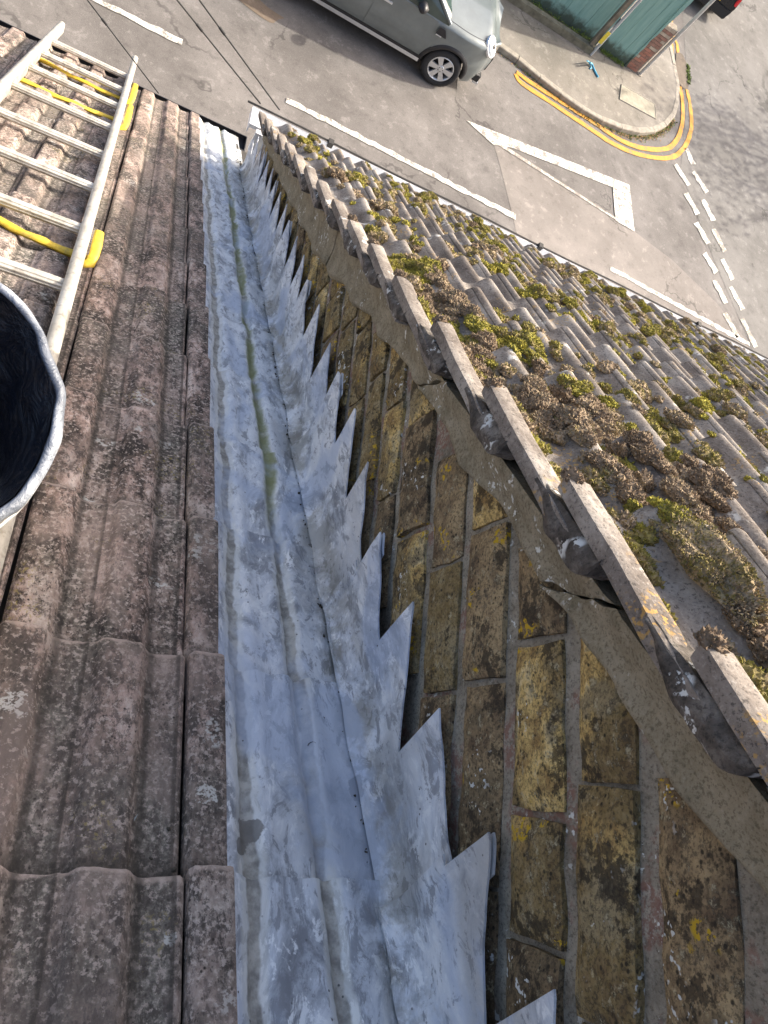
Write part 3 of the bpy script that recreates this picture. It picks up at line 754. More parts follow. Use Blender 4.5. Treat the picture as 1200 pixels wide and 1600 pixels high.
# ------------------------------------------------------------ moss
def moss_mat():
    n = NB('moss', .95, 0, .1)
    a = n.n('ShaderNodeAttribute'); a.attribute_name = 'tone'; t = a.outputs['Fac']
    g = n.noise(260, 3); f = n.noise(38, 4)
    k = n.mth('ADD', t, n.mth('MULTIPLY', n.mth('SUBTRACT', f, .5), .9))
    col = n.ramp(k, (.05, (.19, .14, .095)), (.25, (.34, .265, .18)), (.45, (.25, .20, .09)), (.62, (.20, .175, .05)), (.8, (.26, .235, .045)), (1, (.36, .31, .06)))
    col = n.mix(n.mth('MULTIPLY', n.mask(g, .5, .36), .5), col, (.07, .055, .03))
    n.b.inputs['Subsurface Weight'].default_value = 0
    return n.done(col, n.bump(g, .6, .002))
M['moss'] = moss_mat()
class Moss:
    def __init__(s): s.v = []; s.f = []; s.t = []
    def cushion(s, c, ax, ay, an, r, hgt, tone, rnd, dens=1.0, asp=1.0, tuft=.0032):
        b0 = len(s.v); nr, ns = 5, 11; sd = rnd.random()*50
        def pt(th, ph, k=1):
            q = Vector((math.cos(th)*math.sin(ph), math.sin(th)*math.sin(ph), math.cos(ph)))
            d = 1+.35*noise.noise(q*1.6+Vector((sd, 0, 0)))+.16*noise.noise(q*5+Vector((0, sd, 0)))
            return c+ax*(q.x*r*d*k)+ay*(q.y*r*asp*d*k)+an*(q.z*hgt*d*k-.15*hgt), q
        s.v.append(tuple(pt(0, 0)[0])); s.t.append(tone)
        for i in range(1, nr+1):
            for j in range(ns):
                p, q = pt(2*math.pi*j/ns, i/nr*1.75, .96); s.v.append(tuple(p)); s.t.append(tone-.1)
        for j in range(ns): s.f.append((b0, b0+1+j, b0+1+(j+1) % ns))
        for i in range(nr-1):
            for j in range(ns):
                a = b0+1+i*ns; s.f.append((a+j, a+ns+j, a+ns+(j+1) % ns, a+(j+1) % ns))
        nt_ = int(dens*(2*r)*(2*r*asp)*3.4/(tuft*tuft)*.9)
        for _ in range(nt_):
            th = rnd.random()*6.283; ph = math.acos(1-rnd.random()*1.1)
            p, q = pt(th, ph); nrm = (ax*q.x+ay*q.y+an*(q.z+.35)).normalized()
            e = nrm.cross(Vector((rnd.uniform(-1, 1), rnd.uniform(-1, 1), rnd.uniform(-1, 1)))).normalized(); g = nrm.cross(e)
            sz = tuft*rnd.uniform(.6, 1.25); tip = p+nrm*sz*rnd.uniform(.25, .8)+e*sz*rnd.uniform(-.5, .5)
            i0 = len(s.v); s.v += [tuple(p+e*sz*.6-nrm*sz*.3), tuple(p-e*sz*.3+g*sz*.55-nrm*sz*.3), tuple(p-e*sz*.3-g*sz*.55-nrm*sz*.3), tuple(tip)]
            tt = tone+rnd.uniform(-.14, .14); s.t += [tt-.1, tt-.1, tt-.1, tt+.1]
            s.f += [(i0, i0+1, i0+3), (i0+1, i0+2, i0+3), (i0+2, i0, i0+3)]
    def obj(s, name, parent=None):
        me = D.meshes.new(name); me.from_pydata(s.v, [], s.f); me.materials.append(M['moss'])
        a = me.attributes.new('tone', 'FLOAT', 'POINT'); a.data.foreach_set('value', s.t); me.update()
        return link(D.objects.new(name, me), parent)
rm = random.Random(21)
brown, green = Moss(), Moss()
def mput(mo, x, s, r, hg, tone, dens=1.0, asp=1.0, tuft=.0032):
    mo.cushion(P2(x, s, surf2(x, s)-.002), EX, S2, N2, r, hg, tone, rm, dens, asp, tuft)
cnt = 0
for _ in range(5200):                        # thick brown mat behind the verge tiles
    s = rm.uniform(-.15, 1.45); wd = .30*sst(1.6, .5, s)*sst(-.2, .25, s)+.05
    x = XV+.050+rm.random()**1.25*wd
    m_ = noise.noise(Vector((x*13, s*6, 3.1)))
    if m_ < -.24+.8*max(0, (x-XV-.05))*(1.2-.4*s): continue
    u = ((x-XV) % ROLL)/ROLL
    if s < .62 and x < XV+.115 and not .2 < s < .30: continue
    tn = .15+.20*noise.noise(Vector((x*14, s*8, 9)))
    if noise.noise(Vector((x*9, s*7, 19))) > .17: tn = rm.uniform(.6, .85)
    r = rm.uniform(.009, .021)
    mput(brown, x, s, r, r*rm.uniform(.5, .85), tn, .7, rm.uniform(.9, 1.6), .0034); cnt += 1
    if cnt > 1150: break
for s_ in NT:                                # tufts under the verge noses
    if s_ < 1.7: mput(brown, XV+.008, s_-.004, .011, .010, .05, 1, 1, .003)
cnt = 0
for _ in range(40000):                       # bright cushions over the rest
    s = rm.uniform(-.1, 3.32); x = XV+.03+rm.random()*3.9
    if x > XV+.5+1.25*s: continue
    m_ = noise.noise(Vector((x*3.0, s*2.4, 7)))+.6*noise.noise(Vector((x*10, s*6, 2)))
    if m_ < -.13: continue
    if x < XV+.10 and s > 1.5: continue
    u = ((x-XV) % ROLL)/ROLL
    if not (.12 < u < .98) and rm.random() < .7: continue
    nx_ = min((q for q in NT if q >= s), default=3.34)
    dd_ = nx_-s                               # moss gathers just below each nose and spreads up the pan
    if .05 < dd_ < .17 and rm.random() < .6: continue
    r = rm.choice((.008, .010, .012, .014, .020))*rm.uniform(.85, 1.15)*(1.0+.25*sst(.8, 2.0, s))
    tn = .25+.62*rm.random()+.35*noise.noise(Vector((x*2, s*2, 33)))
    mput(green, x, s, r, r*rm.uniform(.6, .9), tn, .8, rm.uniform(.9, 1.5), .0030+.0022*min(1, s/2)); cnt += 1
    if cnt > 4600: break
tag(stuff(brown.obj('moss_mat')), 'thick mat of dry brown moss piled behind the verge tiles', 'moss')
tag(stuff(green.obj('scattered_moss')), 'yellow-green moss tufts scattered over the grey roof tiles', 'moss')
def on_nb(px, py):
    r = ray(px, py); k = -(H2-.03-BN)/N2.dot(r); p = r*k; return p.x, p.dot(S2)
for (px, py, r, tn, lb) in ((968, 643, .016, .62, 'upper one of two plump dark green moss cushions side by side on a tile pan'),
                            (1000, 668, .021, .68, 'larger lower one of two plump green moss cushions side by side on tiles'),
                            (1085, 900, .030, .40, 'big olive brown moss cushion filling the pan beside the bare verge tile')):
    mo = Moss(); x, s = on_nb(px, py); mput(mo, x, s, r, r*.8, tn, 1.2, 1.5 if r < .025 else 2.6, .0030)
    tag(mo.obj('moss_cushion'), lb, 'moss')
mo = Moss(); p = on_wall(705, 572, XF-.02)
mo.cushion(p, Vector((0, 1, 0)), Vector((0, 0, 1)), Vector((-1, 0, 0)), .017, .014, .82, rm, 1.2, 1, .003)
tag(mo.obj('moss_cushion'), 'yellow-green moss cushion clinging to the gable render under the verge', 'moss')

# ------------------------------------------------------------ ladder on our roof
lad = thing('roof_ladder', 'aluminium ladder with ribbed rungs lying on the brown roof at the left', 'ladder', P1(-.23, 1.0, .05))
def xr(s): return -.030-.0115*(s-1.25)
def xl(s): return -.372-.0115*(s-1.25)
def stile(fx, s0, s1):
    b = MB(); n_ = 24; rows = []
    prof_ = [(math.cos(a)*.015, math.sin(a)*.027) for a in [2*math.pi*k/16 for k in range(17)]]
    prof_ = [(max(-.0135, min(.0135, x*1.25)), n) for x, n in prof_]
    for i in range(n_+1):
        s = s0+(s1-s0)*i/n_; rows.append([P1(fx(s)+x, s, .060+n) for x, n in prof_])
    b.grid(rows, True, True); b.face(rows[0][:-1]); b.face(rows[-1][:-1][::-1])
    for e, rw in ((s0, rows[0]), (s1, rows[-1])): pass
    return b
stile(xr, .1, 4.48).obj('stile', M['alu'], lad); stile(xl, .1, 4.43).obj('stile', M['alu'], lad)
for sr in (3.98, 3.655, 3.33, 2.965, 2.60, 2.25, 1.91, 1.565, 1.22, .87, .53):
    b = MB(); a, c = P1(xl(sr)+.012, sr, .062), P1(xr(sr)-.012, sr, .062)
    b.tube([a, c], .0145, 40, prof=lambda t: 1+.10*(1 if math.sin(t*10) > 0 else -1)*(.5), flat=.9, upv=N1, smooth=False)
    b.obj('rung', M['alu'], lad)
for (p0, p1, e0, e1) in (((-40, 325), (142, 408), (150, 412), (158, 367)), ((28, 123), (180, 188), (199, 200), (205, 168)), ((60, 92), (188, 155), (208, 160), (213, 135))):
    b = MB(); pts = []
    xa, sa = on_roof(*p0, .030); xb, sb = on_roof(*p1, .030)
    for i in range(13):
        t = i/12; sag = .012*math.sin(math.pi*t)
        pts.append(P1(xa+(xb-xa)*t, sa+(sb-sa)*t-sag+.004*math.sin(t*9), .030+.002*math.sin(t*14)))
    b.tube(pts, [.0135+.0018*math.sin(i*2.1) for i in range(13)], 14, flat=.6, upv=N1); b.obj('yellow_sleeve', M['yel'], lad)
    b = MB(); xc, sc_ = on_roof(*e0, .04); xd, sd_ = on_roof(*e1, .08)
    b.tube([P1(xr(sc_)+.012, sc_-.004, .030), P1(xr(sc_)+.026, sc_-.002, .036), P1(xr(sc_)+.030, sc_+.02, .050), P1(xr(sc_)+.030, (sc_+sd_)/2, .070), P1(xr(sc_)+.028, sd_, .085)], [.010, .012, .0115, .012, .011], 14, flat=.5)
    b.obj('yellow_sleeve', M['yel'], lad)

# ------------------------------------------------------------ bucket
def liner():
    n = NB('black_liner', .35, 0, .5); f = n.noise(14, 5, n.pos, .6)
    return n.done(n.ramp(f, (.3, (.004, .006, .011)), (.7, (.010, .014, .024))), n.bump(n.noise(22, 5, n.pos, .65, 1.0), .9, .02))
def rimm():
    n = NB('grey_plastic_rim', .35, 0, .5); f = n.noise(9, 5, n.pos, .6, .6)
    c = n.ramp(f, (.40, (.15, .165, .19)), (.54, (.25, .27, .30)), (.66, (.50, .52, .54)))
    return n.done(c, n.bump(n.noise(26, 5, n.pos, .65, .8), .8, .012))
r_ = ray(-228, 600); dz = .735/ (r_.normalized().dot(ray(600, 800).normalized())); cen = CAM+r_/F*.735
bk_ = thing('builders_bucket', 'black lined builder\'s bucket with a crumpled grey rim standing on the ladder', 'bucket', cen-Vector((0, 0, .36)))
mtx = Matrix.Translation(cen)
RB = .1905
def wobble(b, a=.004):
    b.v = [tuple(Vector(v)+Vector((noise.noise(Vector(v)*28), noise.noise(Vector(v)*28+Vector((9, 0, 0))), noise.noise(Vector(v)*24)))*a) for v in b.v]
b = MB(); b.lathe([(RB-.002, -.002), (RB-.008, -.05), (RB-.025, -.2), (RB-.045, -.34), (0.001, -.345)], mtx, 56); b.obj('outer_shell', plain('cream_bucket', (.62, .60, .54), .6), bk_)
b = MB(); b.lathe([(RB-.011, .002), (RB-.014, -.01), (RB-.026, -.05), (RB-.048, -.15), (RB-.062, -.29), (.001, -.30)][::-1], mtx, 90); wobble(b, .007); b.obj('liner', liner(), bk_)
b = MB(); b.lathe([(RB-.012, -.014), (RB-.010, .000), (RB-.007, .003), (RB-.004, .003), (RB-.001, .002), (RB+.002, -.004), (RB+.001, -.014), (RB-.003, -.016)][::-1], mtx, 150); wobble(b, .006); b.obj('rim', rimm(), bk_)
b = MB(); b.lathe([(RB+.000, -.018), (RB+.002, -.020), (RB+.002, -.026), (RB+.000, -.028)][::-1], mtx, 80); wobble(b, .001); b.obj('lip', plain('pale_lip', (.6, .6, .57), .5), bk_)
b = MB()
rk = random.Random(4)
for k in range(9):
    a = rk.uniform(-.6, .6); rad = RB-.06-rk.random()*.05; z0 = -.12-rk.random()*.1
    p = cen+Vector((rad*math.cos(a), rad*math.sin(a), z0)); q = p+Vector((rk.uniform(-.03, .03), rk.uniform(-.05, .05), rk.uniform(0, .03)))
    w_ = Vector((rk.uniform(-.01, .01), rk.uniform(-.01, .01), .012)); b.face([p, q, q+w_, p+w_*.6])
b.obj('scrap', plain('glossy_scrap', (.05, .06, .08), .15), bk_)

# ------------------------------------------------------------ loose bits on the roof
x, s = on_roof(201, 1297); c = P1(x, s, .006)
b = MB(); sh_ = [(-.014, -.012), (-.004, -.011), (.010, .016), (.013, .022), (.004, .012), (-.010, -.002)]
top = [c+EX*u*.5+S1*v*.6+N1*(.003+.1*u) for u, v in sh_]; b.face(top[::-1])
bo = [p-N1*.003 for p in top]; b.face(bo)
for i in range(6): b.face([top[i], top[(i+1) % 6], bo[(i+1) % 6], bo[i]][::-1])
tag(b.obj('slate_chip', plain('grey_slate', (.26, .30, .30), .7)), 'small pale grey slate splinter lying in a pan of the brown tiles', 'slate chip')
rp = random.Random(9); dk = plain('dark_grit_and_gap_shade', (.05, .045, .035), .95, 0, .4, 200)
b = MB()
def pebble(b, c, r, rnd):
    m = Matrix.Translation(c) @ Matrix.Rotation(rnd.random()*6, 4, 'Z') @ Matrix.Diagonal((r, r*rnd.uniform(.6, 1), r*.7, 1))
    pts_ = [Vector(v) for v in ((1,0,0),(.5,.8,0),(-.6,.7,0),(-1,-.1,0),(-.4,-.9,0),(.6,-.7,0))]
    pts_ = [p*rnd.uniform(.7, 1.15) for p in pts_]; tp = m @ Vector((rnd.uniform(-.2, .2), 0, 1))
    for i in range(6): b.face([m @ pts_[i], m @ pts_[(i+1) % 6], tp])
for _ in range(420):
    x = rp.uniform(-.7, .25); s = rp.uniform(.1, 3.5)
    u = x % ROLL
    if not .06 < u < .105: continue
    pebble(b, P1(x, s, prof1(x)+.009+.004*rp.random()), rp.uniform(.0012, .0035), rp)
for i in range(900):
    s = -.2+i*.0048; pebble(b, P1(XF-.013+.003*noise.noise(Vector((s*20, 1, 1))), s, .006), .0075+.003*noise.noise(Vector((s*60, 1, 1))), rp)  # unbroken dark row stands in for shade in the gap under the lip
for _ in range(260):                         # crumbs along the gap at the foot of the flashing
    s = rp.uniform(.1, 3.8); pebble(b, P1(XF-.026-rp.random()**2*.008, s, .010+.004*rp.random()), rp.uniform(.001, .0035), rp)
for _ in range(70):
    s = rp.uniform(.2, 3); pebble(b, P1(.262+rp.uniform(-.003, .004), s, .018), rp.uniform(.0015, .0035), rp)
tag(stuff(b.obj('roof_grit_and_gap_shade', dk)), 'dark grit and crumbs caught in the tile pans and beside the flashing, with a dark row added as shade in its gap', 'grit')
mo = Moss(); x, s = on_roof(252, 675); mo.cushion(P1(x, s, .010), EX, S1, N1, .007, .006, .5, rm, 1, 1.3, .0025)
tag(mo.obj('moss_tuft'), 'tiny dark green moss tuft alone on the brown tiles', 'moss')
b = MB(); x, s = on_roof(484, 1178)
b.tube([P1(x+.006*math.cos(t)-.002, s+.008*math.sin(t), .014+.002*math.sin(t*2)) for t in [i*.35-1 for i in range(12)]], .0005, 5)
tag(b.obj('curled_twig', M['cable']), 'tiny curled black twig lying on the lead channel', 'twig')

# ------------------------------------------------------------ telephone wires over the street
def wire(p0, x0, px, py, z1, lab, gr='telephone wires over the street'):
    t = thing('telephone_wire', lab, 'wire', p0, gr)
    r = ray(px, py); k = (z1-GZ)/r.z; q = CAM+r*k; d = (q-Vector(p0)); d.normalize(); b = MB()
    L = 13.0; P_ = []
    for i in range(41):
        u = i/40*L; P_.append(Vector(p0)+d*u-Vector((0, 0, 1))*0.010*math.sin(min(1, u/L)*math.pi))
    b.tube(P_, .0032, 6); b.obj('cable', M['cable'], t)
    for u in (.35, .95):
        b = MB(); b.tube([Vector(p0)+d*(u-.015), Vector(p0)+d*(u+.015)], .006, 8); b.obj('splice', M['cable'], t)
def at_y(px, py, y): r = ray(px, py); return CAM+r*(y/r.y)
wire(at_y(248, 146, 2.985), 0, 137, 0, GZ-2.85, 'thin black wire reaching the eaves beside the ladder')
wire(at_y(407, 162, gy+.01), 0, 274, -4, GZ-2.2, 'black wire tied to the corner of the white gutter')
wire(at_y(437, 172, gy+.01), 0, 309, -4, GZ-2.2, 'black wire meeting the white gutter just right of its corner')

# ------------------------------------------------------------ teal wall, post and pole across the road
def teal():
    n = NB('teal_painted_boards', .75, 0, .3)
    v = n.scl(n.pos, (6, 1, .5)); f = n.noise(2.2, 7, v, .7); g = n.noise(22, 4, n.scl(n.pos, (3, 1, .3)))
    c = n.ramp(f, (.3, (.16, .30, .265)), (.5, (.21, .36, .32)), (.7, (.27, .43, .38)))
    c = n.mix(n.mth('MULTIPLY', n.mask(g, .55, .72), .35), c, (.32, .40, .35))
    z = n.dot(Vector((0, 0, 1))); c = n.mix(n.mth('MULTIPLY', n.mask(n.mth('MULTIPLY_ADD', n.noise(5, 5), -.6, z), .22, -.05), .85), c, (.045, .05, .03))
    return n.done(c, n.bump(g, .5, .01))
M['teal'] = teal()
tw = thing('teal_wall', 'teal painted boundary wall along the far pavement ending in a bare red brick edge', 'wall', (8, 16.4, .1))
def board_wall(x0, x1, y, h, name='boarding'):
    b = MB(); x = x0
    while x < x1-.02:
        w_ = min(.145, x1-x); b.box((x+.003, y-.02-.004*random.random(), .12), (x+w_-.003, y+.05, .12+h)); x += .15
    b.box((x0, y+.01, .1), (x1, y+.09, .118+h)); return b
x = -6.0
while x < 8.93:
    b = MB(); b.box((x+.003, 16.36-.004*random.random(), .12), (min(x+.297, 8.94), 16.45, 2.9)); b.obj('board', M['teal'], tw); x += .30
x = 9.06
while x < 9.86:
    b = MB(); b.box((x+.003, 16.37-.004*random.random(), .115), (min(x+.267, 9.88), 16.45, 2.9)); b.obj('board', M['teal'], tw); x += .27
b = MB(); b.box((-6, 15.98, .1), (8.84, 16.12, .27)); b.obj('plinth', plain('old_concrete', (.17, .155, .11), .95, 0, .4, 6), tw)
b = MB(); b.box((-6, 16.12, .1), (8.84, 16.35, .18)); b.obj('planting_strip', M['soil'], tw)
# ragged teal sheet over the brick edge
b = MB(); pr_ = []
for k in range(30):
    z = .12+k*.096; xe = 9.90+.035*noise.noise(Vector((z*5, 0, 0)))+.0+(.05*max(0, z-.9))
    pr_.append([Vector((9.86, 16.345, z)), Vector((min(xe, 10.12), 16.345, z))])
pr2 = [[p+Vector((0, .02, 0)) for p in r] for r in pr_]; b.shell(pr_, pr2, False); b.obj('sheet', M['teal'], tw)
rbk = [plain('red_brick_%s' % c, col, .9, 0, .25, 8) for c, col in (('warm', (.36, .17, .12)), ('dull', (.28, .16, .12)), ('pale', (.42, .35, .27)))]
bmr = []
for m_ in rbk:
    b = MB(); b.box((0, 0, 0), (.205, .10, .065)); bmr.append(b.mesh('brick', m_))
    b = MB(); b.box((0, 0, 0), (.095, .10, .065)); bmr.append(b.mesh('brick', m_))
b = MB(); b.box((9.90, 16.385, .1), (10.26, 16.60, 1.33)); pier = b.obj('brick_pier', M['mortar'], tw)
for k in range(16):
    z = .13+k*.075; x = 9.905; seq = (0, 1) if k % 2 else (1, 0)
    for q in seq:
        mi = rk.choice((0, 0, 1, 1, 2) if k < 9 else (1, 2, 2)); me = bmr[mi*2+q]; L = .205 if q == 0 else .095
        o = D.objects.new('brick', me); link(o, pier, Matrix.Translation((x, 16.375+rk.uniform(-.003, .003), z))); x += L+.012
pb = thing('timber_post', 'brown timber post with a grey downpipe and yellow sticker against the teal wall', 'post', (8.92, 16.0, .12))
b = MB(); b.box((8.63, 16.03, .12), (8.73, 16.13, 3.2)); b.obj('timber', plain('weathered_timber', (.22, .18, .13), .9, 0, .3, 6), pb)
b = MB(); b.tube([(8.81, 16.0, .12), (8.81, 16.0, 3.2)], .035, 14); b.obj('downpipe', plain('grey_pipe', (.42, .43, .42), .5), pb)
b = MB(); z_ = .62; b.box((8.71, 15.945, .46), (8.80, 15.96, .76)); b.obj('yellow_sticker', plain('yellow_sticker', (.70, .55, .06), .5), pb)
rope = MB(); pr_ = [on_ground(922, 98, .30), on_ground(924, 101, .14)+Vector((0, 0, .02)), on_ground(928, 110, .12)+Vector((0, 0, .015)), on_ground(931, 116, .12)+Vector((0, 0, .012)), on_ground(934, 121, .12)+Vector((0, 0, .012))]
rope.tube(pr_, .022, 8); pr_ = [p+Vector((-.09, .0, 0)) for p in pr_[:3]]+[on_ground(921, 108, .12)+Vector((0, 0, .012))]; rope.tube(pr_, .016, 8)
tag(rope.obj('blue_rope', plain('blue_rope', (.10, .36, .50), .7)), 'frayed blue rope hanging loose at the foot of the timber post', 'rope')
pl = thing('sign_pole', 'slim pale grey metal pole standing in the pavement before the brick edge', 'pole', (10.33, 16.33, .11))
b = MB(); b.tube([(10.36, 16.42, .11), (10.32, 16.42, 3.9)], .042, 16); b.obj('shaft', plain('galvanised_steel', (.46, .45, .42), .6, .2, .12, 6), pl)
b = MB(); b.tube([(10.36, 16.42, .11), (10.36, 16.42, .135)], .075, 16); b.obj('collar', M['kerb'], pl)
# plants growing out of the planting strip, leaf litter along the kerb
lf = plain('leaf_green', (.12, .17, .03), .8, 0, .5, 15)
b = MB(); rg = random.Random(17)
def leafq(b, p, sz, rnd, flat=False):
    d = Vector((rnd.uniform(-1, 1), rnd.uniform(-1, 1), rnd.uniform(-.15, .15) if flat else rnd.uniform(.1, 1))).normalized()
    e = d.cross(Vector((rnd.uniform(-1, 1), rnd.uniform(-1, 1), 1 if not flat else 3))).normalized()
    b.face([p, p+d*sz*.5+e*sz*.3, p+d*sz, p+d*sz*.5-e*sz*.3])
for _ in range(3600):
    x = rg.uniform(2, 8.85)
    if noise.noise(Vector((x*2.2, 0, 5))) < -.05 and rg.random() < .85: continue
    leafq(b, Vector((x, rg.uniform(16.13, 16.34), .17+abs(rg.gauss(0, .045)))), rg.uniform(.02, .055), rg)
for _ in range(500):
    leafq(b, Vector((rg.uniform(9.1, 9.8), rg.uniform(16.25, 16.36), .12+abs(rg.gauss(0, .03)))), rg.uniform(.02, .045), rg)
tag(stuff(b.obj('weeds', lf)), 'low weeds and ivy along the foot of the teal wall', 'weeds')
b = MB(); b2 = MB()
for _ in range(1500):
    t = rg.random()**.8; i = int(t*(len(ks)-30))+3; p = ks[min(i, len(ks)-2)]; q = ks[min(i+1, len(ks)-1)]; d = (q-p).normalized()
    nn = Vector((-d.y, d.x, 0)); c = p.lerp(q, rg.random())-nn*abs(rg.gauss(.02, .06))
    (leafq(b, c+Vector((0, 0, .01)), rg.uniform(.02, .06), rg, True) if rg.random() < .6 else leafq(b2, c+Vector((0, 0, .008)), rg.uniform(.02, .05), rg))
tag(stuff(b.obj('leaf_litter', plain('dead_leaves', (.24, .15, .07), .9, 0, .5, 20))), 'dead brown leaves lying in the channel along the far kerb', 'leaves')
for _ in range(260):
    leafq(b2, Vector((12.24+rg.gauss(0, .03), 17.75+rg.uniform(-.35, .35), .013)), rg.uniform(.03, .06), rg)
tag(stuff(b2.obj('kerb_grass', lf)), 'tufts of grass growing in the channel along the far kerb', 'grass')

# ------------------------------------------------------------ cars
def make_car(name, label, T, paint, spec):
    """car axes: x forward, y left, z up"""
    car = D.objects.new(name, None); link(car, None, T); car['label'] = label; car['category'] = 'car'
    L, W, wb, hb, hr, fx = spec['L'], spec['W'], spec['wb'], spec['hb'], spec['hr'], spec['fx']
    wr = .335; xf = fx-.80; xb = xf-wb; xr_ = fx-L; AR = .39
    def half(x):                              # plan half width
        u = (x-xr_)/L
        return W/2*(1-.16*sst(.80, 1.0, u)**1.2-.10*sst(.16, 0, u)) - (.22*W/2*sst(.95, 1.0, u))
    half0 = half
    def half(x):
        q = max(0, (x-(fx-.62))/.62); return half0(x)*math.sqrt(max(.0, 1-.42*q**2.6))
    def zbelt(x):
        u = (x-xr_)/L; return hb-.06*sst(.55, 1, u)
    def ztop(x):                              # bonnet / boot deck at the centre line
        u = (x-xr_)/L
        return hb+.10-.06*sst(.70, .93, u)-.20*sst(.93, 1.0, u)-.05*sst(.10, 0, u)
    def zbot(x):
        z = .24
        for xw in (xf, xb):
            if abs(x-xw) < AR: z = max(z, wr+math.sqrt(AR*AR-(x-xw)**2)-.01)
        return z
    def section(x, off=0.0, zb=None, zt=None):
        h_ = half(x); zb = zbot(x) if zb is None else zb; zs = zbelt(x) if zt is None else zt; pts = []
        for j in range(11):
            v = j/10; z = zb+(zs-zb)*v
            y = h_*(.955+.045*math.sin(math.pi*min(1, max(0, (z-.2)/(hb-.2)))**.8))
            y += .012*math.exp(-((z-.62)/.05)**2)
            if z < .42: y -= .03*(.42-z)/.2
            pts.append((y+off, z))
        return pts
    xs = sorted(set([xr_+L*i/70 for i in range(71)]+[xf-AR, xf+AR, xb-AR, xb+AR]))
    def full(x, k=1.0):
        s_ = section(x); h_ = s_[-1][0]; zt = ztop(x); top_ = []
        for j in range(1, 9):
            a = j/8; y = h_*(1-a); z = s_[-1][1]+(zt-s_[-1][1])*math.sin(a*math.pi/2)**.75
            top_.append((y, z))
        left = s_+top_
        return [(y, z) for y, z in left]+[(-y, z) for y, z in left[::-1][1:]]
    b = MB(); rows = []
    def sh(x, z):                             # nose and tail round off in profile
        u = (x-xr_)/L
        f_ = -.10*max(0, (z-.55))**1.0*sst(.93, 1, u)-.10*max(0, .45-z)*sst(.9, 1, u)+.10*max(0, z-.6)*sst(.06, 0, u)
        return x+f_
    for x in xs: rows.append([Vector((sh(x, z), y, z)) for y, z in full(x)])
    b.grid(rows, True)
    b.face([p for p in rows[0]][::-1]); b.face(rows[-1])
    b.obj('body', M[paint], car, T)
    b = MB(); b.box((xr_+.16, -W/2+.18, .18), (fx-.50, W/2-.18, hb-.12)); b.obj('underbody', M['black'], car, T)
    for sgn in (1, -1):
        b = MB()                              # sill and arch cladding
        for xw in (xf, xb):
            A_ = []; B_ = []
            for k in range(25):
                a = math.pi*k/24*1.04-.06; A_.append([]); B_.append([])
                for r_ in (AR-.03, AR-.004, AR+.03, AR+.055):
                    x = xw+r_*math.cos(a); z = max(.20, wr+r_*math.sin(a)); h_ = section(min(max(x, xr_), fx), .004 if r_ > AR+.05 else .022, zb=z, zt=z+.001)[0][0] if r_ > AR-.01 else half(min(x, fx))*.93
                    A_[-1].append(Vector((x, sgn*h_, z))); B_[-1].append(Vector((x, sgn*(h_-.05), z)))
            b.shell(A_, B_) if sgn > 0 else b.shell(B_, A_)
        b.box((xb+AR, sgn*(half(xf-1)*.955)-.03, .25), (xf-AR, sgn*(half(xf-1)*.955)+.005, .36))
        b.obj('arch_cladding', M['black'], car, T)
        b = MB(); yb_ = sgn*(half(xf-1)*.955+.016)
        b.box((xb+AR+.02, yb_-.018, .255), (xf-AR-.02, yb_+.025, .315)); b.obj('sill_strip', M['chrome'], car, T)
        # doors proud of the body
        for x0, x1 in ((xf-.46-1.02, xf-.46), (xf-.46-1.95, xf-.46-1.035)):
            b = MB(); A_ = []; B_ = []
            for k in range(13):
                x = x0+(x1-x0)*k/12; zb_ = .37+(.0 if x1-x > .25 else .20*(1-(x1-x)/.25)**2*.6)
                se = section(x, .007, zb=max(zb_, zbot(x)+.07), zt=zbelt(x)-.012); A_.append([Vector((x, sgn*y, z)) for y, z in se]); B_.append([Vector((x, sgn*(y-.02), z)) for y, z in se])
            b.shell(A_, B_) if sgn < 0 else b.shell(B_, A_)
            dr = b.obj('door', M[paint], car, T)
            b = MB(); hy = sgn*(half(x0+.15)+.03); b.box((x0+.07, hy-.02, hb-.14), (x0+.25, hy+.012, hb-.115)); b.obj('handle', M['chrome'] if spec.get('detail') else M['black'], dr, T)
        # mirror
        b = MB(); mx = xf-.80; my = sgn*(W/2+.10); rows = []
        for k in range(9):
            t = k/8; rr_ = math.sin(math.pi*min(.999, .12+.80*t))
            rows.append([Vector((mx-.10+.17*t, my+.11*rr_*math.cos(a), hb+.12+.075*rr_*math.sin(a))) for a in [2*math.pi*q/14 for q in range(15)]])
        b.grid(rows, True, True); b.face(rows[0][:-1]); b.face(rows[-1][:-1][::-1]); b.box((mx-.03, min(my, sgn*(W/2-.07)), hb+.06), (mx+.03, max(my, sgn*(W/2-.07)), hb+.09)); b.obj('mirror', M['black'], car, T)
        for xw in (xf, xb):                   # wheels
            wy = sgn*(W/2-.115); mw = Matrix.Translation((xw, wy, wr)) @ Matrix.Rotation(-sgn*math.pi/2, 4, 'X')
            b = MB(); b.lathe([(.225, -.10), (.30, -.105), (.328, -.09), (wr, -.06), (wr, .06), (.328, .09), (.30, .107), (.262, .110), (.228, .098), (.222, .02)], mw, 40)
            ty = b.obj('wheel', M['rubber'], car, T)
            b = MB(); b.lathe([(.224, .094), (.216, .102), (.206, .098), (.198, .05), (.19, .01)], mw, 40)
            for k in range(6):
                ma = mw @ Matrix.Rotation(k*math.pi/3, 4, 'Z')
                f_ = [Vector(p) for p in ((.035, -.030, .085), (.205, -.050, .098), (.205, .050, .098), (.035, .030, .085))]
                g_ = [p-Vector((0, 0, .03)) for p in f_]; f_ = [ma @ p for p in f_]; g_ = [ma @ p for p in g_]
                b.face(f_)
                for i in range(4): b.face([f_[i], g_[i], g_[(i+1) % 4], f_[(i+1) % 4]])
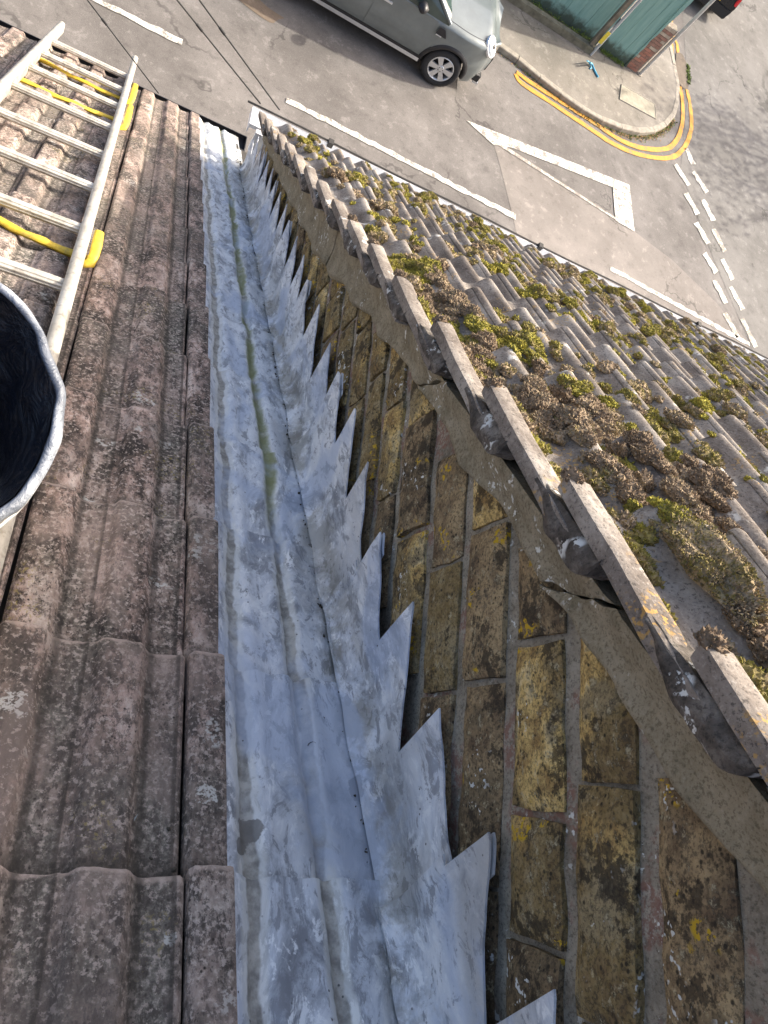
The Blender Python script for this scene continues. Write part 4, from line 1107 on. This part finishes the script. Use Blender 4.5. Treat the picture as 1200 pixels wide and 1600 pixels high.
            b.lathe([(.06, .080), (.055, .092), (.03, .094), (.001, .094)], mw, 20); b.obj('rim', M['chrome'], ty, T)
            b = MB(); b.lathe([(.20, .012), (.001, .010)], mw, 24)
            for k in range(5):
                a = k*2*math.pi/5; mm = mw @ Matrix.Translation((.042*math.cos(a), .042*math.sin(a), .0)); b.lathe([(.008, .094), (.008, .097), (.001, .097)], mm, 8)
            b.obj('hub', M['black'], ty, T)
    # greenhouse
    g0, g1 = xr_+.12, xf-.28; r0_, r1_ = xr_+.38, xf-.98
    def gh(u):                                # u 0 tail .. 1 windscreen foot
        return
    prof_ = [(g0, hb+.03), (r0_, hr-.03), (r0_+.35, hr+.0), (r1_-.5, hr+.01), (r1_, hr-.045), (g1, hb+.045)]
    def zr(x):
        for (a, p), (c_, q_) in zip(prof_, prof_[1:]):
            if a <= x <= c_: return p+(q_-p)*(x-a)/(c_-a)
        return hb
    b = MB(); rows = []
    gx = [g0+(g1-g0)*i/30 for i in range(31)]+[p for p, _ in prof_]; gx = sorted(set(gx))
    for x in gx:
        zt = zr(x); hbw = half(x)*.955; t = (zt-hb)/(hr-hb); wt = hbw-.17*t; r_ = []
        for a in (0, .5, 1): r_.append((hbw+(wt-hbw)*a, hb-.01+(zt-.03*t-hb+.01)*a))
        for a in (.35, .7, 1): r_.append((wt*(1-a), zt-.03*t+.03*t*math.sin(a*math.pi/2)))
        r_ = r_+[(-y, z) for y, z in r_[::-1][1:]]; rows.append([Vector((x, y, z)) for y, z in r_])
    b.grid(rows, True); gl = b.obj('window_glass', M['glass'], car, T)
    b = MB(); rows = []
    for x in [r0_-.05+(r1_-r0_+.09)*i/16 for i in range(17)]:
        x = min(x, r1_+.04); zt = zr(x)+.008; wt = half(x)*.955-.155; rows.append([Vector((x, wt*math.cos(a), zt-.035+.04*math.sin(a)**.6 if 0 < a < math.pi else zt-.05)) for a in [math.pi*q/12 for q in range(13)]])
    b.grid(rows, True); b.obj('roof', M['chrome'] if spec.get('silver_roof') else M[paint], car, T)
    b = MB()
    for sgn in (1, -1):                       # pillars
        for pts_, r_ in (([(g1, sgn*(half(g1)*.95), hb+.03), (r1_, sgn*(half(r1_)*.955-.165), hr-.03)], .028),
                         ([(xf-1.50, sgn*(half(xf-1.5)*.96), hb), (xf-1.54, sgn*(half(xf-1.5)*.955-.155), hr-.05)], .035),
                         ([(xf-2.38, sgn*(half(xf-2.38)*.96), hb), (xf-2.42, sgn*(half(xf-2.38)*.955-.155), hr-.05)], .035),
                         ([(g0+.02, sgn*half(g0)*.95, hb+.03), (r0_, sgn*(half(r0_)*.955-.16), hr-.05)], .06)):
            b = MB(); b.tube(pts_, r_, 8); b.obj('pillar', M[paint], car, T)
        # lights
    for sgn in (1, -1):
        hx, hy, hz = fx-.24, sgn*(half(fx-.24)*.86), hb-.075
        d_ = Vector((.60, sgn*.45, .70)).normalized(); e = Vector((0, 0, 1)).cross(d_).normalized(); u_ = d_.cross(e)
        mh = Matrix(((e.x*.8, u_.x, d_.x, hx), (e.y*.8, u_.y, d_.y, hy), (e.z*.8, u_.z, d_.z, hz), (0, 0, 0, 1)))
        b = MB(); b.lathe([(.150, .0), (.135, .030), (.09, .052), (.04, .06), (.001, .062)], mh, 28); hl = b.obj('headlight', M['lamp'], car, T)
        b = MB(); b.lathe([(.166, -.02), (.166, .018), (.154, .026), (.146, .016)], mh, 28); b.obj('bezel', M['chrome'], hl, T)
        b = MB(); b.lathe([(.045, .058), (.040, .066), (.001, .068)], mh, 14); b.obj('bulb_housing', M['black'], hl, T)
        b = MB(); rows = []
        for k in range(7):
            z = hb-.30+.20*k/6; w_ = .05*math.sin(math.pi*(k+.6)/7.2)+.02; yb_ = half(xr_+.03)
            rows.append([Vector((xr_-.012+.10*max(0, z-.6), sgn*(yb_-w_-.06), z)), Vector((xr_-.018+.10*max(0, z-.6), sgn*(yb_-.03), z)), Vector((xr_+.10, sgn*(yb_+.012), z)), Vector((xr_+.20, sgn*(half(xr_+.2)+.006), z))])
        b.grid(rows, True, sgn > 0); b.obj('tail_light', M['red'], car, T)
    b = MB(); b.box((xr_-.035, -W/2+.13, .28), (xr_+.05, W/2-.13, .50)); b.obj('bumper', M['black'], car, T)
    b = MB(); b.box((fx-.16, -W/2+.34, .24), (fx-.02, W/2-.34, .36)); b.obj('bumper', M['black'], car, T)
    b = MB(); b.box((xr_-.052, -.26, .56), (xr_-.018, .26, .675)); b.obj('number_plate', M['plate'], car, T)
    if spec.get('detail'):
        for sgn in (1, -1):
            vx = xf-.42+.02; b = MB(); y_ = sgn*(half(vx)+.006)
            rows = [[Vector((vx-.02, y_, hb-.20)), Vector((vx-.02, y_+sgn*.014, hb-.19)), Vector((vx, y_, hb-.06))], [Vector((vx+.17, y_-sgn*.004, hb-.19)), Vector((vx+.17, y_+sgn*.010, hb-.17)), Vector((vx+.10, y_-sgn*.002, hb-.07))]]
            b.grid(rows, False, sgn > 0); b.grid(rows, False, sgn < 0)
            vt = b.obj('side_vent', M['black'], car, T)
            b = MB(); b.box((vx-.01, y_-.005, hb-.195), (vx+.09, y_+sgn*.020 if sgn > 0 else y_+.005, hb-.18)) if sgn > 0 else b.box((vx-.01, y_-.020, hb-.195), (vx+.09, y_+.005, hb-.18)); b.obj('vent_trim', M['chrome'], vt, T)
            # bonnet shut line
        b = MB(); P_ = []
        for k in range(20):
            x = xf-.30+(fx-.16-(xf-.30))*k/19; P_.append(Vector((x, 0, 0)))
        for sgn in (1, -1):
            ln = []
            for p in P_:
                h_ = section(p.x)[-1][0]; a = .14; z = zbelt(p.x)+(ztop(p.x)-zbelt(p.x))*math.sin(a*math.pi/2)**.75
                ln.append(Vector((sh(p.x, z), sgn*h_*(1-a), z+.001)))
            b.tube(ln, .0045, 5)
        b.obj('bonnet_seam', M['black'], car, T)
        b = MB(); b.box((fx-.05, -.42, .42), (fx+.012, .42, .66)); b.obj('grille', M['black'], car, T)
        b = MB(); b.box((fx-.10, -.55, .20), (fx+.0, .55, .24)); b.obj('front_skid', M['chrome'], car, T)
    return car
g0 = on_ground(690, 136)
T1 = Matrix.Translation((g0.x-1.82, g0.y+.90, 0)) @ Matrix.Rotation(R(-.6), 4, 'Z') @ Matrix.Scale(1.13, 4)
make_car('parked_car', 'grey-green compact hatchback parked at the far kerb seen from above', T1, 'cargrey', dict(L=4.45, W=1.78, wb=2.82, hb=1.03, hr=1.56, fx=2.19, detail=True, silver_roof=False))
T2 = Matrix.Translation((12.85, 22.5, 0)) @ Matrix.Rotation(R(90-3), 4, 'Z')
make_car('parked_car', 'black car seen from behind with red tail light and yellow plate in the side road', T2, 'carblack', dict(L=4.1, W=1.76, wb=2.5, hb=.95, hr=1.45, fx=2.05))

# ------------------------------------------------------------ bare tree beyond the junction; its shade falls on the road
tr = thing('street_tree', 'leafy street tree beyond the junction whose shade dapples the side road', 'tree', (22.5, 19, 0))
rt_ = random.Random(31); b = MB(); lb = MB()
def branch(p, d, L, r, lv):
    pts_ = [p]; q = p.copy(); dd = d.copy()
    for k in range(5):
        dd = (dd+Vector((rt_.uniform(-.18, .18), rt_.uniform(-.18, .18), rt_.uniform(-.05, .14)))).normalized(); q = q+dd*L/5; pts_.append(q.copy())
    b.tube(pts_, [r*(1-.12*k) for k in range(6)], 7 if lv < 2 else 4, cap=False)
    if lv < 4:
        for k in range(3 if lv else 6):
            i = rt_.randint(2, 5); e = (dd+Vector((rt_.uniform(-1, 1), rt_.uniform(-1, 1), rt_.uniform(-.2, .7)))).normalized()
            branch(pts_[i], e, L*.66, r*.52, lv+1)
    else:
        for _ in range(7): leafq(lb, q+Vector((rt_.gauss(0, .3), rt_.gauss(0, .3), rt_.gauss(0, .3))), rt_.uniform(.12, .24), rt_)
branch(Vector((22.5, 19, 0)), Vector((0, 0, 1)), 3.4, .22, 0)
b.obj('trunk', plain('bark', (.12, .09, .065), .95, 0, .3, 8), tr); lb.obj('crown', lf, tr)
